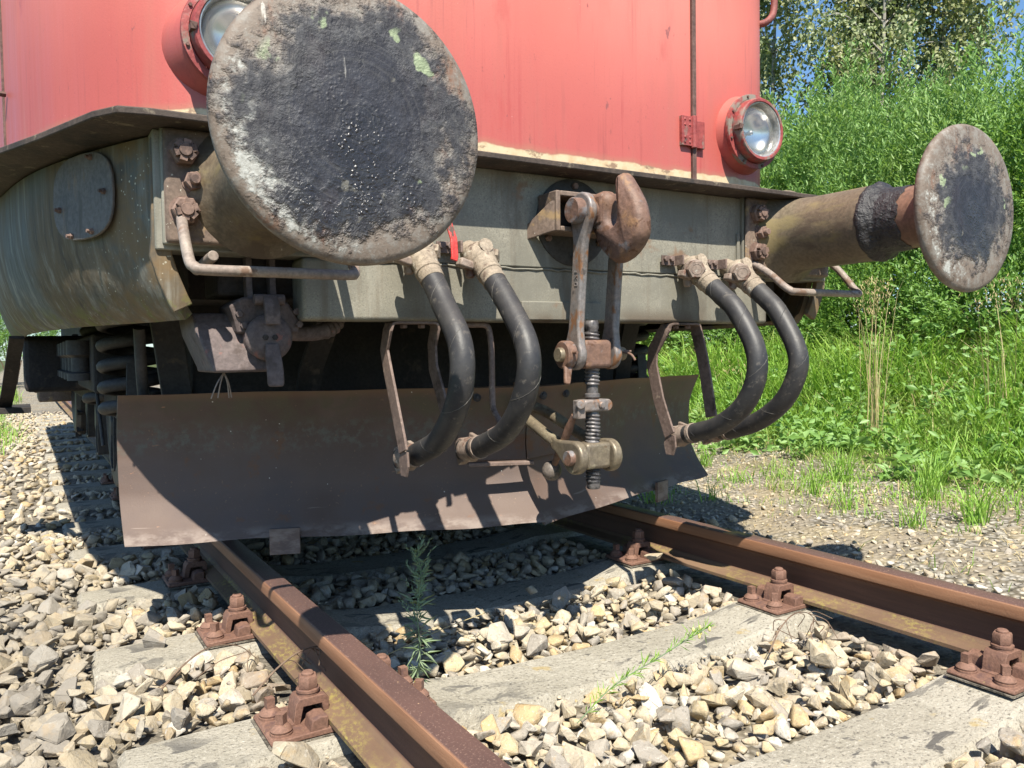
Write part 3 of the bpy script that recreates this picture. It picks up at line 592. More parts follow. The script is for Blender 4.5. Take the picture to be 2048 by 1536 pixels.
# hood -----------------------------------------------------------------
HP = [(.64, .800), (.80, .803), (.92, .815), (1.0, .842), (1.06, .885), (1.13, .96), (1.20, 1.07), (1.27, 1.22), (1.33, 1.42), (1.365, 1.60)]
hp = [(x, y) for x, y in [(p.x, p.y) for p in cr([V(x, y, 0) for x, y in HP], 4)]]
def wall(path, z0, z1, th, zs=None):
    b = B(); zs = zs or [z0, z1]; P = [V(x, y, 0) for x, y in path]; rings = []
    n = len(P); inn = []
    for i in range(n):
        t = (P[min(i+1, n-1)]-P[max(i-1, 0)]).normalized(); inn.append(P[i]+V(-t.y, t.x, 0)*th)
    for i in range(n):
        rings.append([P[i]+V(0, 0, zs[0]), P[i]+V(0, 0, zs[-1]), inn[i]+V(0, 0, zs[-1]), inn[i]+V(0, 0, zs[0])])
    return b.ring(rings)
core = [(-1.30, 9), (-1.30, 2), (-1.2, 1.3), (-.95, .92), (-.5, .85), (.5, .85), (.95, .92), (1.2, 1.3), (1.30, 2), (1.30, 9)]
HOOD = part('hood', B().prism([V(x, y, 1.13) for x, y in core], (0, 0, 2.2)), DARK, 30)
sub('door_panel', B().box((0, .803, 2.19), (1.246, .02, 2.09)), RED, HOOD, None, .004)
for s in (-1, 1):
    pp = [(x*s, y) for x, y in hp]
    sub('corner_panel', wall(pp[::-1] if s > 0 else pp, 1.146, 3.2, -.02 if s < 0 else -.02), RED, HOOD, 50)
    sub('side_panel', wall([(x*s, y) for x, y in ([(1.371, 1.635), (1.43, 2.1), (1.45, 2.6), (1.45, 9)] if s < 0 else [(1.371, 1.635), (1.43, 2.1), (1.45, 2.6), (1.45, 9)][::-1])], 1.146, 3.2, -.02), RED, HOOD, 50)
    sub('seam_strip', B().box((s*.6315, .7905, 2.19), (.017, .012, 2.086)), SEAM, HOOD, None, .002)
# side door edge strip and screw seen at the far left
sub('edge_strip', B().box((-1.362, 1.617, 2.17), (.02, .022, 2.04)), SEAM, HOOD, None, .002)
sub('door_screw', B().hexn((-1.362, 1.56, 1.415), (-.98, -.2, 0), .008, .02), SEAM, HOOD)
h = B().box((.595, .787, 1.372), (.052, .014, .098)); h.cyl((.6245, .782, 1.318), (.6245, .782, 1.424), .0105, n=12)
for zz in (-.038, -.022, .02, .038):
    for xx in (-.012, .010): h.sph((.595+xx, .780, 1.372+zz), (.005, .003, .005), 8, 6)
sub('hinge', h, RED2, HOOD, 35, .002)
sub('hinge_leaf', B().box((.652, .789, 1.366), (.050, .010, .092)), RED2, HOOD, 35, .002)
HRAIL = weather('dark_red_rail', (.16, .05, .045), (.22, .07, .06)); rb = B().tube(cr([V(1.09, .86, 2.10), V(1.11, .86, 1.92), V(1.075, .86, 1.855), V(1.04, .90, 1.845)], 6), .013, 10); sub('handrail', rb, HRAIL, HOOD)
# deck plate --------------------------------------------------------------
dk = [(-1.50, 9), (-1.50, 1.5), (-1.40, 1.08), (-1.30, .84), (-1.21, .60), (-1.17, .535), (-1.11, .522), (-.8, .523), (-.4, .519), (0, .522), (.5, .519), (.9, .523), (1.11, .521), (1.17, .535), (1.21, .60), (1.30, .84), (1.40, 1.08), (1.50, 1.5), (1.50, 9)]
DECKM = weather('dark_deck_steel', (.050, .037, .030), (.080, .058, .045), [((.17, .14, .10), 30, .60, .68, U, .8), ((.03, .024, .02), 9, .52, .66, U, .7)], .75, nscale=6)
DECK = part('deck_plate', B().prism([V(x, y, 1.126) for x, y in dk], (0, 0, .016)), DECKM, 30, .003)
# buffer beam -----------------------------------------------------------------
BM = part('buffer_beam', B().box((0, .665, .9975), (2.19, .09, .257)), BEAM, 30, .004)
sub('lower_beam', B().box((.01, .667, .7945), (1.575, .092, .149)), BEAM, BM, 30, .010, 3)
wl = B(); 
for i in range(26):
    x = -.60+i*.05; wl.tube([V(x, .6205, .864+.002*math.sin(i*2.1)), V(x+.026, .619, .865+.002*math.sin(i*1.3)), V(x+.052, .6205, .864+.002*math.sin((i+1)*2.1))], .0032, 6)
w_ = sub('weld_seam', wl, BEAM, BM); w_['kind'] = 'stuff'
sub('patch_plate', B().box((-.04, .619, .7505), (.27, .012, .052)), BEAM, BM, 30, .003)
for s in (-1, 1): sub('buffer_pad', B().box((s*.875, .618, 1.005), (.412, .020, .25)), BEAM, BM, 30, .004)
sub('stiffener', B().box((.655, .6175, .94), (.012, .012, .14)), BEAM, BM, 30, .002)
cp = B().lathe((0, .622, 1.0), (0, -1, 0), [(.122, 0), (.122, .006), (.116, .009), (.090, .011)], 40); sub('coupling_plate', cp, weather('dark_plate_paint', (.035, .033, .032), (.060, .056, .052), [((.10, .075, .055), 14, .58, .68, U, .8)], .7), BM)
cpb = B()
bx_ = B()
for dx, dz, sx, sz in ((-.110, 0, .014, .108), (.083, 0, .014, .108), (-.0135, .047, .179, .014), (-.0135, -.047, .179, .014)): bx_.box((dx, .572, 1.013+dz), (sx, .090, sz))
sub('hook_guide', bx_, FLANGE, BM, 30, .003)
sub('guide_gusset', B().prism([V(-.117, .535, .960), V(-.117, .535, 1.040), V(-.146, .612, .985), V(-.146, .612, .945)], (-.006, .010, 0)), FLANGE, BM, 30, .002)
for i in range(6):
    th = i*math.pi/3+.5; sub('plate_bolt', B().hexn((.102*math.cos(th), .611, 1.0+.102*math.sin(th)), (0, -1, 0), .010, .009), BOLT, BM)
# side aprons: swept back plates with a rounded lower edge ---------------------------
def apron(s):
    plan = cr([V(-1.085, .655, 0), V(-1.16, .80, 0), V(-1.245, 1.0, 0), V(-1.315, 1.22, 0), V(-1.37, 1.5, 0), V(-1.42, 1.9, 0), V(-1.445, 2.6, 0), V(-1.45, 4.4, 0)], 5)
    sec = [(0, 1.12), (0, 1.02), (.004, .95), (.014, .89), (.028, .84), (.046, .795), (.066, .76), (.084, .738), (.104, .722)]
    th = .012; b = B(); rings = []
    for i, P in enumerate(plan):
        t = (plan[min(i+1, len(plan)-1)]-plan[max(i-1, 0)]).normalized(); n = V(-t.y, t.x, 0) if False else V(t.y, -t.x, 0)
        if n.x < 0: n = -n
        n = V(n.x, n.y, 0); f = min(1, .62+i/14)
        ring = [V(P.x+n.x*o_*f, P.y+max(n.y, 0)*o_*f, z) for o_, z in sec]+[V(P.x+n.x*(o_*f+.018), P.y+max(n.y, 0)*(o_*f+.018), z+(.014 if z < .75 else 0)) for o_, z in sec[::-1]]
        rings.append([V(-s*p.x, p.y, p.z) for p in ring])
    b.ring(rings); return b
for s in (-1, 1):
    A = part('side_apron', apron(s), APRON, 40, label='stained grey apron swept back beside the left buffer' if s < 0 else 'grey apron behind the right buffer')
    lip = B().strip([V(s*1.075, .640, 1.11), V(s*1.078, .640, .90), V(s*1.083, .640, .86), V(s*1.068, .642, .81), V(s*1.050, .645, .765), V(s*1.040, .647, .745)], (1, 0, 0), .045, .02)
    sub('apron_flange', lip, APRON, A, 40, .003)
    if s < 0:
        # inspection hatch on the swept face
        c0 = V(-1.205, .905, 1.018); t = V(-.39, .92, 0).normalized(); n = V(-t.y, t.x, 0).normalized(); n = V(-.92, -.39, 0).normalized()
        out = []
        for k in range(28):
            a = 2*math.pi*k/28; rx, rz = .140, .100; ex = 2.8; ca, sa = math.cos(a), math.sin(a)
            out.append(c0+n*.004+t*(rx*abs(ca)**(2/ex)*(1 if ca > 0 else -1))+V(0, 0, rz*abs(sa)**(2/ex)*(1 if sa > 0 else -1)))
        Hc = sub('hatch_cover', B().prism(out, n*.007), HATCH, A, 30, .002)
        for (du, dz) in ((-.105, .0), (.105, -.02), (-.045, -.085), (.05, -.088), (-.05, .085)):
            q = c0+n*.008+t*du+V(0, 0, dz); sub('hatch_screw', B().hexn(q, n, .0075, .010).cyl(q, q+n*.017, .0042, n=8), BOLT, A)
# buffers -------------------------------------------------------------------------
def buffer(s, face, nm):
    cx, cz = s*.875, 1.01; ax = (0, -1, 0); o0 = (cx, .60, cz)
    sl = B().lathe(o0, ax, [(.155, .008), (.150, .014), (.130, .034), (.119, .065), (.115, .11), (.1135, .30), (.1135, .345), (.1125, .352), (.094, .352)], 44)
    bf = part('buffer', sl, SLEEVE, 30, label=nm)
    sub('buffer_flange', B().box((cx, .5995, cz-.006), (.405, .017, .245)), FLANGE, bf, 30, .010, 3)
    for i in range(5):
        a = .0
    gr = B(); n = 44; rings = []
    for r_, t_, j in ((.113, .335, .002), (.1175, .342, .004), (.118, .352, .006), (.110, .362, .006), (.099, .372, .004), (.0945, .39, .003), (.0935, .43, .004), (.0905, .455, .001)):
        rings.append([V(cx, .60-t_-.012*(math.sin(k*1.3+t_*40)+.6*math.sin(k*2.9))*(.4 if j == .001 else .12), cz)+V(math.cos(2*math.pi*k/n), 0, math.sin(2*math.pi*k/n))*(r_+j*(.4*math.sin(k*2.3+r_*900)+.4*math.sin(k*5.1+t_*77))) for k in range(n)])
    gr.ring(rings, caps=(False, False)); sub('grease_collar', gr, GREASE, bf, 60)
    sub('plunger', B().lathe(o0, ax, [(.089, .34), (.089, .54), (.093, .565), (.12, .580)], 40), PLUNGER, bf, 40)
    R = .2275
    dsc = B().lathe((cx, 0, cz), ax, [(.10, -.030), (.17, -.022), (.214, -.012), (.2235, -.008), (R, 0), (R-.0005, .006), (.2235, .0125), (.214, .0165), (.19, .0185), (.15, .0205), (.10, .0225), (.05, .0235), (.012, .024)], 96)
    sub('buffer_disc', dsc, face, bf, 50)
    for dx in (-.163, .163):
        for dz in (-.060, .064): sub('castle_nut', B().castle((cx+dx, .591, cz+dz), ax), BOLT, bf, 35)
        q = V(cx+dx*.89, .589, cz+.004); nb = B().hexn(q, ax, .021, .020, .2); nb.lathe(q, ax, [(.024, -.003), (.024, .001)], 16); nb.lathe(q, ax, [(.0105, .018), (.0105, .034), (.009, .036)], 12)
        sub('hex_nut', nb, BOLT, bf, 35)
buffer(-1, DISC_L, 'large near buffer with a black greasy patch on its disc'); buffer(1, DISC_R, 'far buffer seen from the side with worn brown disc')
# grab handles under the buffers
for s in (-1, 1):
    xo, xi = s*1.052, s*.705
    P = [V(xo*.993, .590, .945), V(xo*.997, .565, .925), V(xo, .53, .895), V(xo, .475, .833), V(xo*.994, .455, .818), V(xo*.975, .448, .812)]
    P += [V((xo+xi)/2, .448, .812), V(xi+s*.025, .448, .812), V(xi+s*.006, .455, .818), V(xi, .475, .833), V(xi, .53, .875), V(xi, .60, .915), V(xi, .625, .92)]
    part('grab_handle', B().tube(cr(P, 5), .0115, 12), ROD, 60, label='bent grab rod under the near buffer' if s < 0 else 'bent grab rod under the far buffer')
part('stub_pin', B().cyl((-1.0, .70, .835), (-.985, .575, .856), .012, n=14), ROD, 40, .002)
# headlights -------------------------------------------------------------------------
for s in (-1, 1):
    cx, cz = s*.88, 1.397; o0 = (cx, .712, cz); ax = (0, 1, 0)
    hs = B().lathe(o0, ax, [(.121, .052), (.124, .060), (.133, .085), (.148, .125), (.160, .175), (.166, .235), (.15, .30)], 48, (False, False))
    HL = part('headlight', hs, RED, 50, label='headlight half hidden behind the near buffer' if s < 0 else 'right headlight with shining reflector')
    sub('lamp_flange', B().lathe(o0, ax, [(.112, .034), (.128, .036), (.1295, .042), (.1285, .052), (.118, .055)], 48, (False, False)), RED2, HL, 35)
    rim = B().lathe(o0, ax, [(.093, .012), (.093, .004), (.096, .0), (.104, .0), (.1075, .004), (.109, .012), (.1105, .034)], 48, (False, False)); sub('lamp_rim', rim, RED2, HL, 40)
    sub('inner_ring', B().lathe(o0, ax, [(.0935, .003), (.0905, .004), (.088, .009), (.0865, .026), (.0865, .040)], 48, (False, False)), CHROME, HL, 40)
    sub('reflector', B().lathe(o0, ax, [(.088, .028), (.085, .040), (.076, .055), (.060, .069), (.038, .079), (.018, .0835), (.010, .084)], 48, (False, False)), REFL, HL, 80)
    sub('bulb', B().lathe(o0, ax, [(.004, .046), (.008, .050), (.009, .060), (.006, .068), (.007, .084)], 14), CHROME, HL, 60)
    sub('lens', B().lathe(o0, ax, [(.002, .016), (.04, .0175), (.07, .021), (.088, .025)], 40, (True, False)), LENS, HL, 80)
    sub('rim_clip', B().box((cx-.108, .722, cz-.004), (.012, .03, .016)).prism([V(cx-.116, .706, cz+.006), V(cx-.098, .706, cz+.004), V(cx-.102, .706, cz-.012)], (0, .006, 0)), SEAM, HL, 30, .001)
    for k in range(8):
        th = k*math.pi/4+.3; sub('rim_screw', B().hexn((cx+.1205*math.cos(th), .748, cz+.1205*math.sin(th)), (0, -1, 0), .0045, .006), SEAM, HL)
# draw hook ------------------------------------------------------------------------------
hk = [(.60, 1.046), (.505, 1.058), (.462, 1.062), (.438, 1.052), (.430, 1.030), (.436, .998), (.432, .974), (.418, .964), (.402, .972), (.396, .995), (.402, 1.035), (.404, 1.070), (.396, 1.088), (.380, 1.094), (.366, 1.084), (.322, 1.024), (.306, .985), (.301, .950), (.308, .918), (.345, .883), (.385, .866), (.415, .868), (.452, .893), (.485, .930), (.505, .962), (.60, .972)]
hs_ = [(p.y, p.z) for p in cr([V(0, y, z) for y, z in hk], 2)]
b = B(); prof = [(-.026, .014), (-.020, .006), (-.009, .001), (0, 0), (.009, .001), (.020, .006), (.026, .014)]
cyy, czz = .40, .97
def inset(pl, d):
    n = len(pl); out = []
    for i in range(n):
        a = Vector(pl[i-1]); c_ = Vector(pl[(i+1) % n]); t = (c_-a); t = t.normalized() if t.length else Vector((1, 0)); nn = Vector((t.y, -t.x)); out.append(Vector(pl[i])+nn*d)
    return out
ar = sum(hs_[i][0]*hs_[(i+1) % len(hs_)][1]-hs_[(i+1) % len(hs_)][0]*hs_[i][1] for i in range(len(hs_))); sg = 1 if ar < 0 else -1
b.ring([[V(x, p[0], p[1]) for p in inset(hs_, sg*d)] for x, d in prof])
DH = part('draw_hook', b, HOOK, 42, label='rusty draw hook curling up in the middle of the beam')
sub('hook_cheek', B().box((.004, .510, 1.012), (.066, .13, .088)), HOOK, DH, 30, .012, 3)

# brake hoses -----------------------------------------------------------------------------
HOSES = [(-.5, [(.515, .832), (.475, .785), (.445, .750), (.364, .666), (.346, .587), (.382, .507), (.472, .43), (.600, .385), (.650, .372)], 'brake hose nearest the near buffer, with white collar'),
         (-.335, [(.505, .832), (.455, .782), (.413, .739), (.346, .665), (.326, .595), (.362, .511), (.445, .439), (.560, .397), (.610, .385)], 'second brake hose from the left, in front of the plough centre'),
         (.42, [(.515, .838), (.455, .790), (.406, .749), (.336, .647), (.324, .562), (.37, .476), (.468, .411), (.565, .383), (.610, .372)], 'third brake hose, right of the coupling'),
         (.60, [(.505, .832), (.450, .785), (.408, .744), (.343, .645), (.331, .572), (.38, .482), (.476, .415), (.580, .380), (.640, .368)], 'rightmost brake hose against the grass')]
for i, (X, pts, lb) in enumerate(HOSES):
    P = cr([V(X+.004*math.sin(j), y, z) for j, (y, z) in enumerate(pts)], 8)
    H = part('brake_hose', B().tube(P, .0290, 20), HOSE, 60, label=lb)
    hx = []; acc = 0.; a0 = None
    for j in range(2, len(P)-1):
        t = (P[j+1]-P[j-1]).normalized(); e1 = V(1, 0, 0); e1 = (e1-t*e1.dot(t)).normalized(); e2 = t.cross(e1)
        for q in range(3):
            pp_ = P[j].lerp(P[j+1], q/3); ang = 2*math.pi*acc/.155+i; hx.append(pp_+(e1*math.cos(ang)+e2*math.sin(ang))*.0288); acc += (P[j+1]-P[j]).length/3
    sub('wrap_seam', B().tube(hx, .0008, 5), SEAMG, H, 60)
    d0 = (P[0]-P[6]).normalized(); d1 = (P[-1]-P[-6]).normalized()
    sub('hose_sleeve', B().lathe(P[0]-d0*.012, d0, [(.0298, -.016), (.0310, -.014), (.0310, .010), (.0335, .012), (.0335, .022), (.027, .026)], 20), VALVE, H, 35)
    sub('hose_clip', B().lathe(P[-1]-d1*.03, d1, [(.0295, -.004), (.0315, -.003), (.0315, .010), (.0295, .011)], 20), CHEAD, H, 35)
    # angle cock on the beam
    q = P[0]+d0*.010; s = 1 if X > 0 else -1; vb_ = B()
    vb_.lathe(q, d0, [(.027, -.01), (.032, 0), (.033, .016), (.036, .030), (.038, .05)], 18)
    bc = q+d0*.055; vb_.sph(bc, (.044, .042, .044), 18, 12)
    vb_.cyl(bc, V(X, .62, bc.z+.028), .030, .027, 16); vb_.cyl(bc-V(.038, 0, 0), bc+V(.038, 0, 0), .020, n=14); vb_.cyl(bc+V(0, .02, .012), bc+V(0, -.034, .030), .021, .019, 14)
    cock = sub('angle_cock', vb_, VALVE, H, 45)
    nb = B()
    if s > 0:
        qa = bc+V(-.030, -.030, -.002); da = V(-.45, -.88, -.08); nb.lathe(qa-da*.02, da, [(.030, 0), (.031, .016), (.028, .020)], 18); nb.hexn(qa, da, .029, .024); nb.lathe(qa, da, [(.0165, .023), (.0165, .0245), (.0155, .0250), (.0140, .016), (.004, .014)], 16)
    else: nb.hexn(bc+V(.028, -.012, .006), (.8, -.6, 0), .019, .018)
    sub('plug_nut', nb, VALVE if s < 0 else CHEAD, H, 30)
    hb = B().box(bc+V(-.048, -.010, -.018), (.042, .030, .022), Matrix.Rotation(.3, 3, 'Y')); hb.cyl(bc+V(-.03, 0, -.02), bc+V(-.03, 0, -.052), .014, .012, 12)
    sub('cock_handle', hb, CHEAD, H, 35, .005)
    # pipe clamp of the cock
    cl = B().box((X-.072, .606, bc.z+.030), (.055, .006, .030)).box((X-.046, .588, bc.z+.030), (.006, .040, .030))
    for u in (-.088, -.064): cl.hexn((X+u, .604, bc.z+.034), (0, -1, 0), .009, .010)
    sub('clamp_bracket', cl, BRACK, H, 35, .001)
    # coupling head at the lower end
    e1 = P[-1]; ch = B(); ch.lathe(e1, d1, [(.026, -.02), (.029, .0), (.031, .012), (.034, .03), (.034, .045), (.024, .058)], 18)
    c1 = e1+d1*.045; ch.cyl(c1-V(.022, 0, 0), c1+V(.022, 0, 0), .034, n=20); ch.box(c1+V(0, .028, -.020), (.026, .030, .040), Matrix.Rotation(-.5, 3, 'X')); ch.box(c1+V(.018, -.01, .034), (.012, .05, .014), Matrix.Rotation(.2, 3, 'X'))
    sub('coupling_head', ch, CHEAD, H, 40, .003)
    sub('head_seal', B().lathe(c1-V(.0225, 0, 0), (-1, 0, 0), [(.024, 0), (.024, .003), (.016, .004), (.015, .001)], 18), GREASE, H, 40)
# red cock handle hanging from the left pair
part('cock_lever', B().strip([V(-.437, .560, .99), V(-.437, .535, .965), V(-.437, .505, .915), V(-.437, .500, .872), V(-.440, .500, .862)], (1, 0, 0), .018, .007), REDROD, 30, .002, label='red lever hanging beside the near buffer disc')
# hose holders: flat bar loops under the beam
def loop(xa, xb, leg_a, leg_b, nm, rod=False):
    b = B(); w_, h_ = .046, .007
    top = [V(xa, y, z) for y, z in leg_a[::-1]]+[V(xa+.004, leg_a[0][0], .7135), V(xa+.014, leg_a[0][0], .7165), V(xb-.014, leg_b[0][0], .7165), V(xb-.004, leg_b[0][0], .7135)]+[V(xb, y, z) for y, z in leg_b]
    n = len(leg_a); W = [w_]*len(top)
    # legs are swept with their width along y, the bridge too
    rings = []
    for i, P in enumerate(top):
        t = (top[min(i+1, len(top)-1)]-top[max(i-1, 0)]).normalized(); sd2 = V(0, 1, 0); sd2 = (sd2-t*sd2.dot(t)).normalized(); nn = t.cross(sd2).normalized()
        rings.append([P+sd2*(w_/2)*a+nn*(h_/2)*c_ for a, c_ in ((-1, -1), (1, -1), (1, 1), (-1, 1))])
    b.ring(rings); L = part('hose_holder', b, BRACK, 30, .0015, label=nm)
    xm = (xa+xb)/2
    for u in (-.025, .025): sub('holder_bolt', B().hexn((xm+u, leg_a[0][0], .7125), (0, 0, -1), .010, .010), BOLT, L)
    ya, za = leg_a[-1]
    pl = B().prism([V(xa, ya-.02, za), V(xa, ya+.022, za), V(xa, ya+.030, za-.03), V(xa, ya+.020, za-.062), V(xa, ya-.012, za-.062), V(xa, ya-.024, za-.035)], (.006, 0, 0)); sub('dummy_plate', pl, BRACK, L, 30, .001)
    return L
loop(-.548, -.418, [(.655, .706), (.668, .690), (.688, .647), (.665, .59), (.640, .535), (.588, .42), (.580, .395)], [(.655, .706), (.662, .690), (.676, .66), (.672, .60), (.630, .53), (.590, .45)], 'flat bar loop holding the leftmost hose')
loop(.366, .496, [(.64, .706), (.655, .690), (.700, .635), (.706, .59), (.675, .479), (.632, .385), (.625, .372)], [(.645, .706), (.640, .690), (.618, .62), (.602, .55), (.578, .425)], 'flat bar loop holding the third hose, green showing through it')
b = B().tube(cr([V(-.345, .665, .712), V(-.29, .665, .713), V(-.262, .664, .711), V(-.252, .662, .695), V(-.25, .655, .64), V(-.25, .654, .52), V(-.252, .645, .482), V(-.256, .61, .455), V(-.27, .588, .440), V(-.30, .59, .425)], 5), .0085, 10)
part('hose_holder', b, BRACK, 50, label='round bar holder beside the second hose')
# snow plough -----------------------------------------------------------------------------
def plough_y(z):
    zz = [.112, .15, .183, .235, .288, .35, .418, .465, .505, .535]; oo = [-.068, -.030, .0, .033, .044, .050, .044, .024, .0, -.018]
    return float(np.interp(z, zz, oo))
def wing(s):
    b = B(); zs = list(np.linspace(.112, .532, 22)); xs_ = np.linspace(0, 1.118, 36); rings = []
    for x in xs_:
        yc = .845+.40*x+.005*math.sin(x*9+s)+.003*math.sin(x*23)
        dz = .012*sstep(.05, 1.1, x)-.004+.006*math.sin(x*7.3+s)+.004*math.sin(x*17+2*s)
        fr = [V(s*x, yc+plough_y(z), z-float(dz)*.6*(1 if z < .3 else .35)) for z in zs]; bk = [p+V(0, .012, 0) for p in fr[::-1]]
        rings.append(fr+bk)
    return b.ring(rings)
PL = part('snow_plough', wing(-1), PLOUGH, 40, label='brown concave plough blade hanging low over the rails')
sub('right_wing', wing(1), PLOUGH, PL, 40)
cpz = B(); rings = []
for x in np.linspace(-.20, -.002, 6):
    fr = [V(x, .838+.40*abs(x)+plough_y(z)-.004, z) for z in np.linspace(.30, .530, 10)]; rings.append(fr+[p+V(0, .010, 0) for p in fr[::-1]])
cpz.ring(rings); sub('nose_plate', cpz, PLOUGH, PL, 40, .0015)
cpz = B(); rings = []
for x in np.linspace(.002, .20, 6):
    fr = [V(x, .838+.40*abs(x)+plough_y(z)-.004, z) for z in np.linspace(.30, .530, 10)]; rings.append(fr+[p+V(0, .010, 0) for p in fr[::-1]])
cpz.ring(rings); sub('nose_plate', cpz, PLOUGH, PL, 40, .0015)
for x in (-.165, -.045, .045, .165):
    for z in (.50,): sub('plough_bolt', B().lathe((x, .834+.40*abs(x)+plough_y(z)-.004, z), (0, -1, 0), [(.013, 0), (.013, .004), (.008, .005), (.008, .009), (.006, .010)], 14), DARK2, PL)
for s in (-1, 1): sub('scraper_foot', B().box((s*.715, 1.060, .102), (.085, .012, .075), Matrix.Rotation(s*.38, 3, 'Z')), PLOUGH, PL, 30, .001)
sub('chain_rest', B().box((-.115, .845, .300), (.20, .03, .012), Matrix.Rotation(-.38, 3, 'Z')), BRACK, PL, 30, .002)
for s in (-1, 1):
    sub('plough_arm', B().strip([V(s*.56, 1.02, .80), V(s*.60, 1.14, .60), V(s*.62, 1.20, .40)], (1, 0, 0), .07, .016), DARK, PL, 30)
# socket box hanging under the beam ------------------------------------------------------
b = B(); top_ = [(-1.005, .70), (-.80, .70), (-.80, .90), (-1.005, .90)]; bot = [(-.975, .665), (-.825, .665), (-.825, .87), (-.975, .87)]
b.ring([[V(x, y, .600) for x, y in bot], [V(x, y, .610) for x, y in bot], [V(x*1.0, y-.01, .69) for x, y in top_], [V(x, y+.04, .74) for x, y in top_]])
SB = part('jumper_socket', b, SOCK, 30, .006, label='cast jumper socket box hanging under the near buffer')
sub('socket_head', B().prism([V(-.925, .665, .72), V(-.935, .665, .755), V(-.905, .665, .775), V(-.80, .665, .765), V(-.772, .665, .72), V(-.775, .665, .69), V(-.92, .665, .69)], (0, .13, 0)), SOCK, SB, 30, .006)
sub('socket_body', B().lathe((-.852, .72, .680), (0, -1, 0), [(.052, -.1), (.052, .05), (.049, .055)], 28), SOCK, SB, 35)
sub('socket_cap', B().lathe((-.852, .655, .680), (0, -1, 0), [(.054, 0), (.055, .008), (.050, .014), (.036, .020), (.012, .023)], 30), SOCK, SB, 50)
lv = B().strip([V(-.850, .640, .775), V(-.850, .625, .755), V(-.850, .618, .73), V(-.850, .622, .71)], (1, 0, 0), [.030, .034, .034, .034], .014)
sub('cap_hinge', lv.cyl((-.885, .645, .768), (-.815, .645, .768), .013, n=14), SOCK, SB, 35, .002)
sub('cap_tab', B().strip([V(-.850, .628, .665), V(-.850, .622, .64), V(-.848, .615, .60), V(-.848, .612, .572), V(-.848, .613, .566)], (1, 0, 0), [.03, .036, .038, .038, .030], .010), SOCK, SB, 35, .003)
for u in (-.012, .010): sub('cap_rivet', B().hexn((-.852+u, .634, .680), (0, -1, 0), .007, .005), DARK, SB)
for u, zz in ((-.915, .735), (-.905, .708), (-.782, .742), (-.776, .712)): sub('cover_screw', B().hexn((u, .664, zz), (0, -1, 0), .009, .007), SOCK, SB)
cn = cr([V(-.80, .74, .695), V(-.74, .745, .692), V(-.69, .75, .697), V(-.655, .76, .715), V(-.64, .77, .75), V(-.64, .78, .80)], 6); rr_ = [.020+(.003 if 12 <= i <= 24 and i % 2 else 0) for i in range(len(cn))]
sub('conduit', B().tube(cn, rr_, 14), SOCK, SB, 30)
for u in (-.885, -.83): sub('hanger_strap', B().strip([V(u, .70, .87), V(u, .70, .80), V(u, .69, .755)], (1, 0, 0), .014, .03), SOCK, SB, 30, .001)
wr = B()
for k, (dx, dy) in enumerate(((-.03, -.01), (-.012, .005), (.012, 0), (.02, .01))): wr.tube(cr([V(-.945, .70, .60), V(-.945+dx*.6, .70+dy, .575), V(-.945+dx, .71+dy, .54)], 4), .0016, 6)
w_ = sub('loose_wire', wr, ROD, SB); w_['kind'] = 'stuff'
# underframe, bogie, wheels ----------------------------------------------------------------
UF = part('underframe', B().box((0, 5.2, .96), (1.9, 8.2, .33)), DARK, None)
sub('cross_member', B().box((-.04, 1.46, .60), (1.72, .16, .46)), DARK, UF, None, .01)
sub('cross_member', B().box((0, .80, .93), (1.9, .16, .30)), DARK, UF, None, .01)
for s in (-1, 1): sub('bogie_side', B().box((s*1.02, 3.6, .55), (.10, 3.5, .26)), DARK, UF, None, .01)
sub('bogie_pedestal', B().strip([V(-.985, 1.33, .80), V(-.96, 1.36, .62), V(-.93, 1.40, .42)], (1, 0, 0), .085, .03), DARK2, UF, 30, .003)
for s in (-1, 1):
    for yy in (1.66, 2.46):
        P = [V(s*1.035+.088*math.cos(a), yy+.088*math.sin(a), .44+.068*a/(2*math.pi)) for a in np.linspace(0, 2*math.pi*5.2, 120)]
        sub('coil_spring', B().tube(P, .021, 10), DARK2, UF, 60)
    for yy in (2.06, 4.7):
        wh = B().lathe((s*.68, yy, .48), (s, 0, 0), [(.08, -.02), (.42, -.005), (.50, 0), (.505, .012), (.482, .034), (.478, .125), (.45, .13), (.42, .11), (.30, .075), (.13, .09), (.12, .13), (.05, .135)], 48); W = part('wheel', wh, DARK2, 35)
        cap = B().lathe((s*.98, yy, .46), (s, 0, 0), [(.10, 0), (.30, .01), (.32, .03), (.32, .06), (.295, .085), (.24, .09), (.20, .07), (.08, .075)], 40)
        cpo = sub('brake_drum', cap, DARK2, W, 35)
        for k in range(12):
            th = k*math.pi/6; sub('drum_lug', B().box((s*1.045, yy+.318*math.cos(th), .46+.318*math.sin(th)), (.035, .03, .02), Matrix.Rotation(th, 3, 'X')), DARK, W, 30)
    sub('axle_box', B().box((s*1.16, 5.2, .50), (.20, .55, .30)).box((s*1.27, 5.2, .52), (.03, .42, .22)), FLANGE, UF, 30, .012)
for k, (yy, zz) in enumerate(((1.62, .24), (2.05, .23), (2.75, .22), (3.35, .25))):
    for s in (-1, 1):
        lp = [V(s*1.04, yy-.06, zz+.38), V(s*1.05, yy-.07, zz+.10), V(s*1.05, yy-.05, zz), V(s*1.05, yy+.03, zz-.01), V(s*1.05, yy+.06, zz+.03), V(s*1.04, yy+.07, zz+.25)]
        hg = sub('brake_hanger', B().strip(lp, (1, 0, 0), .05, .012), DARK2, UF, 30, .002)
        sub('brake_block', B().box((s*1.0, yy+.10, zz+.14), (.14, .10, .11), Matrix.Rotation(.4, 3, 'X')), DARK2, UF, 30, .006)
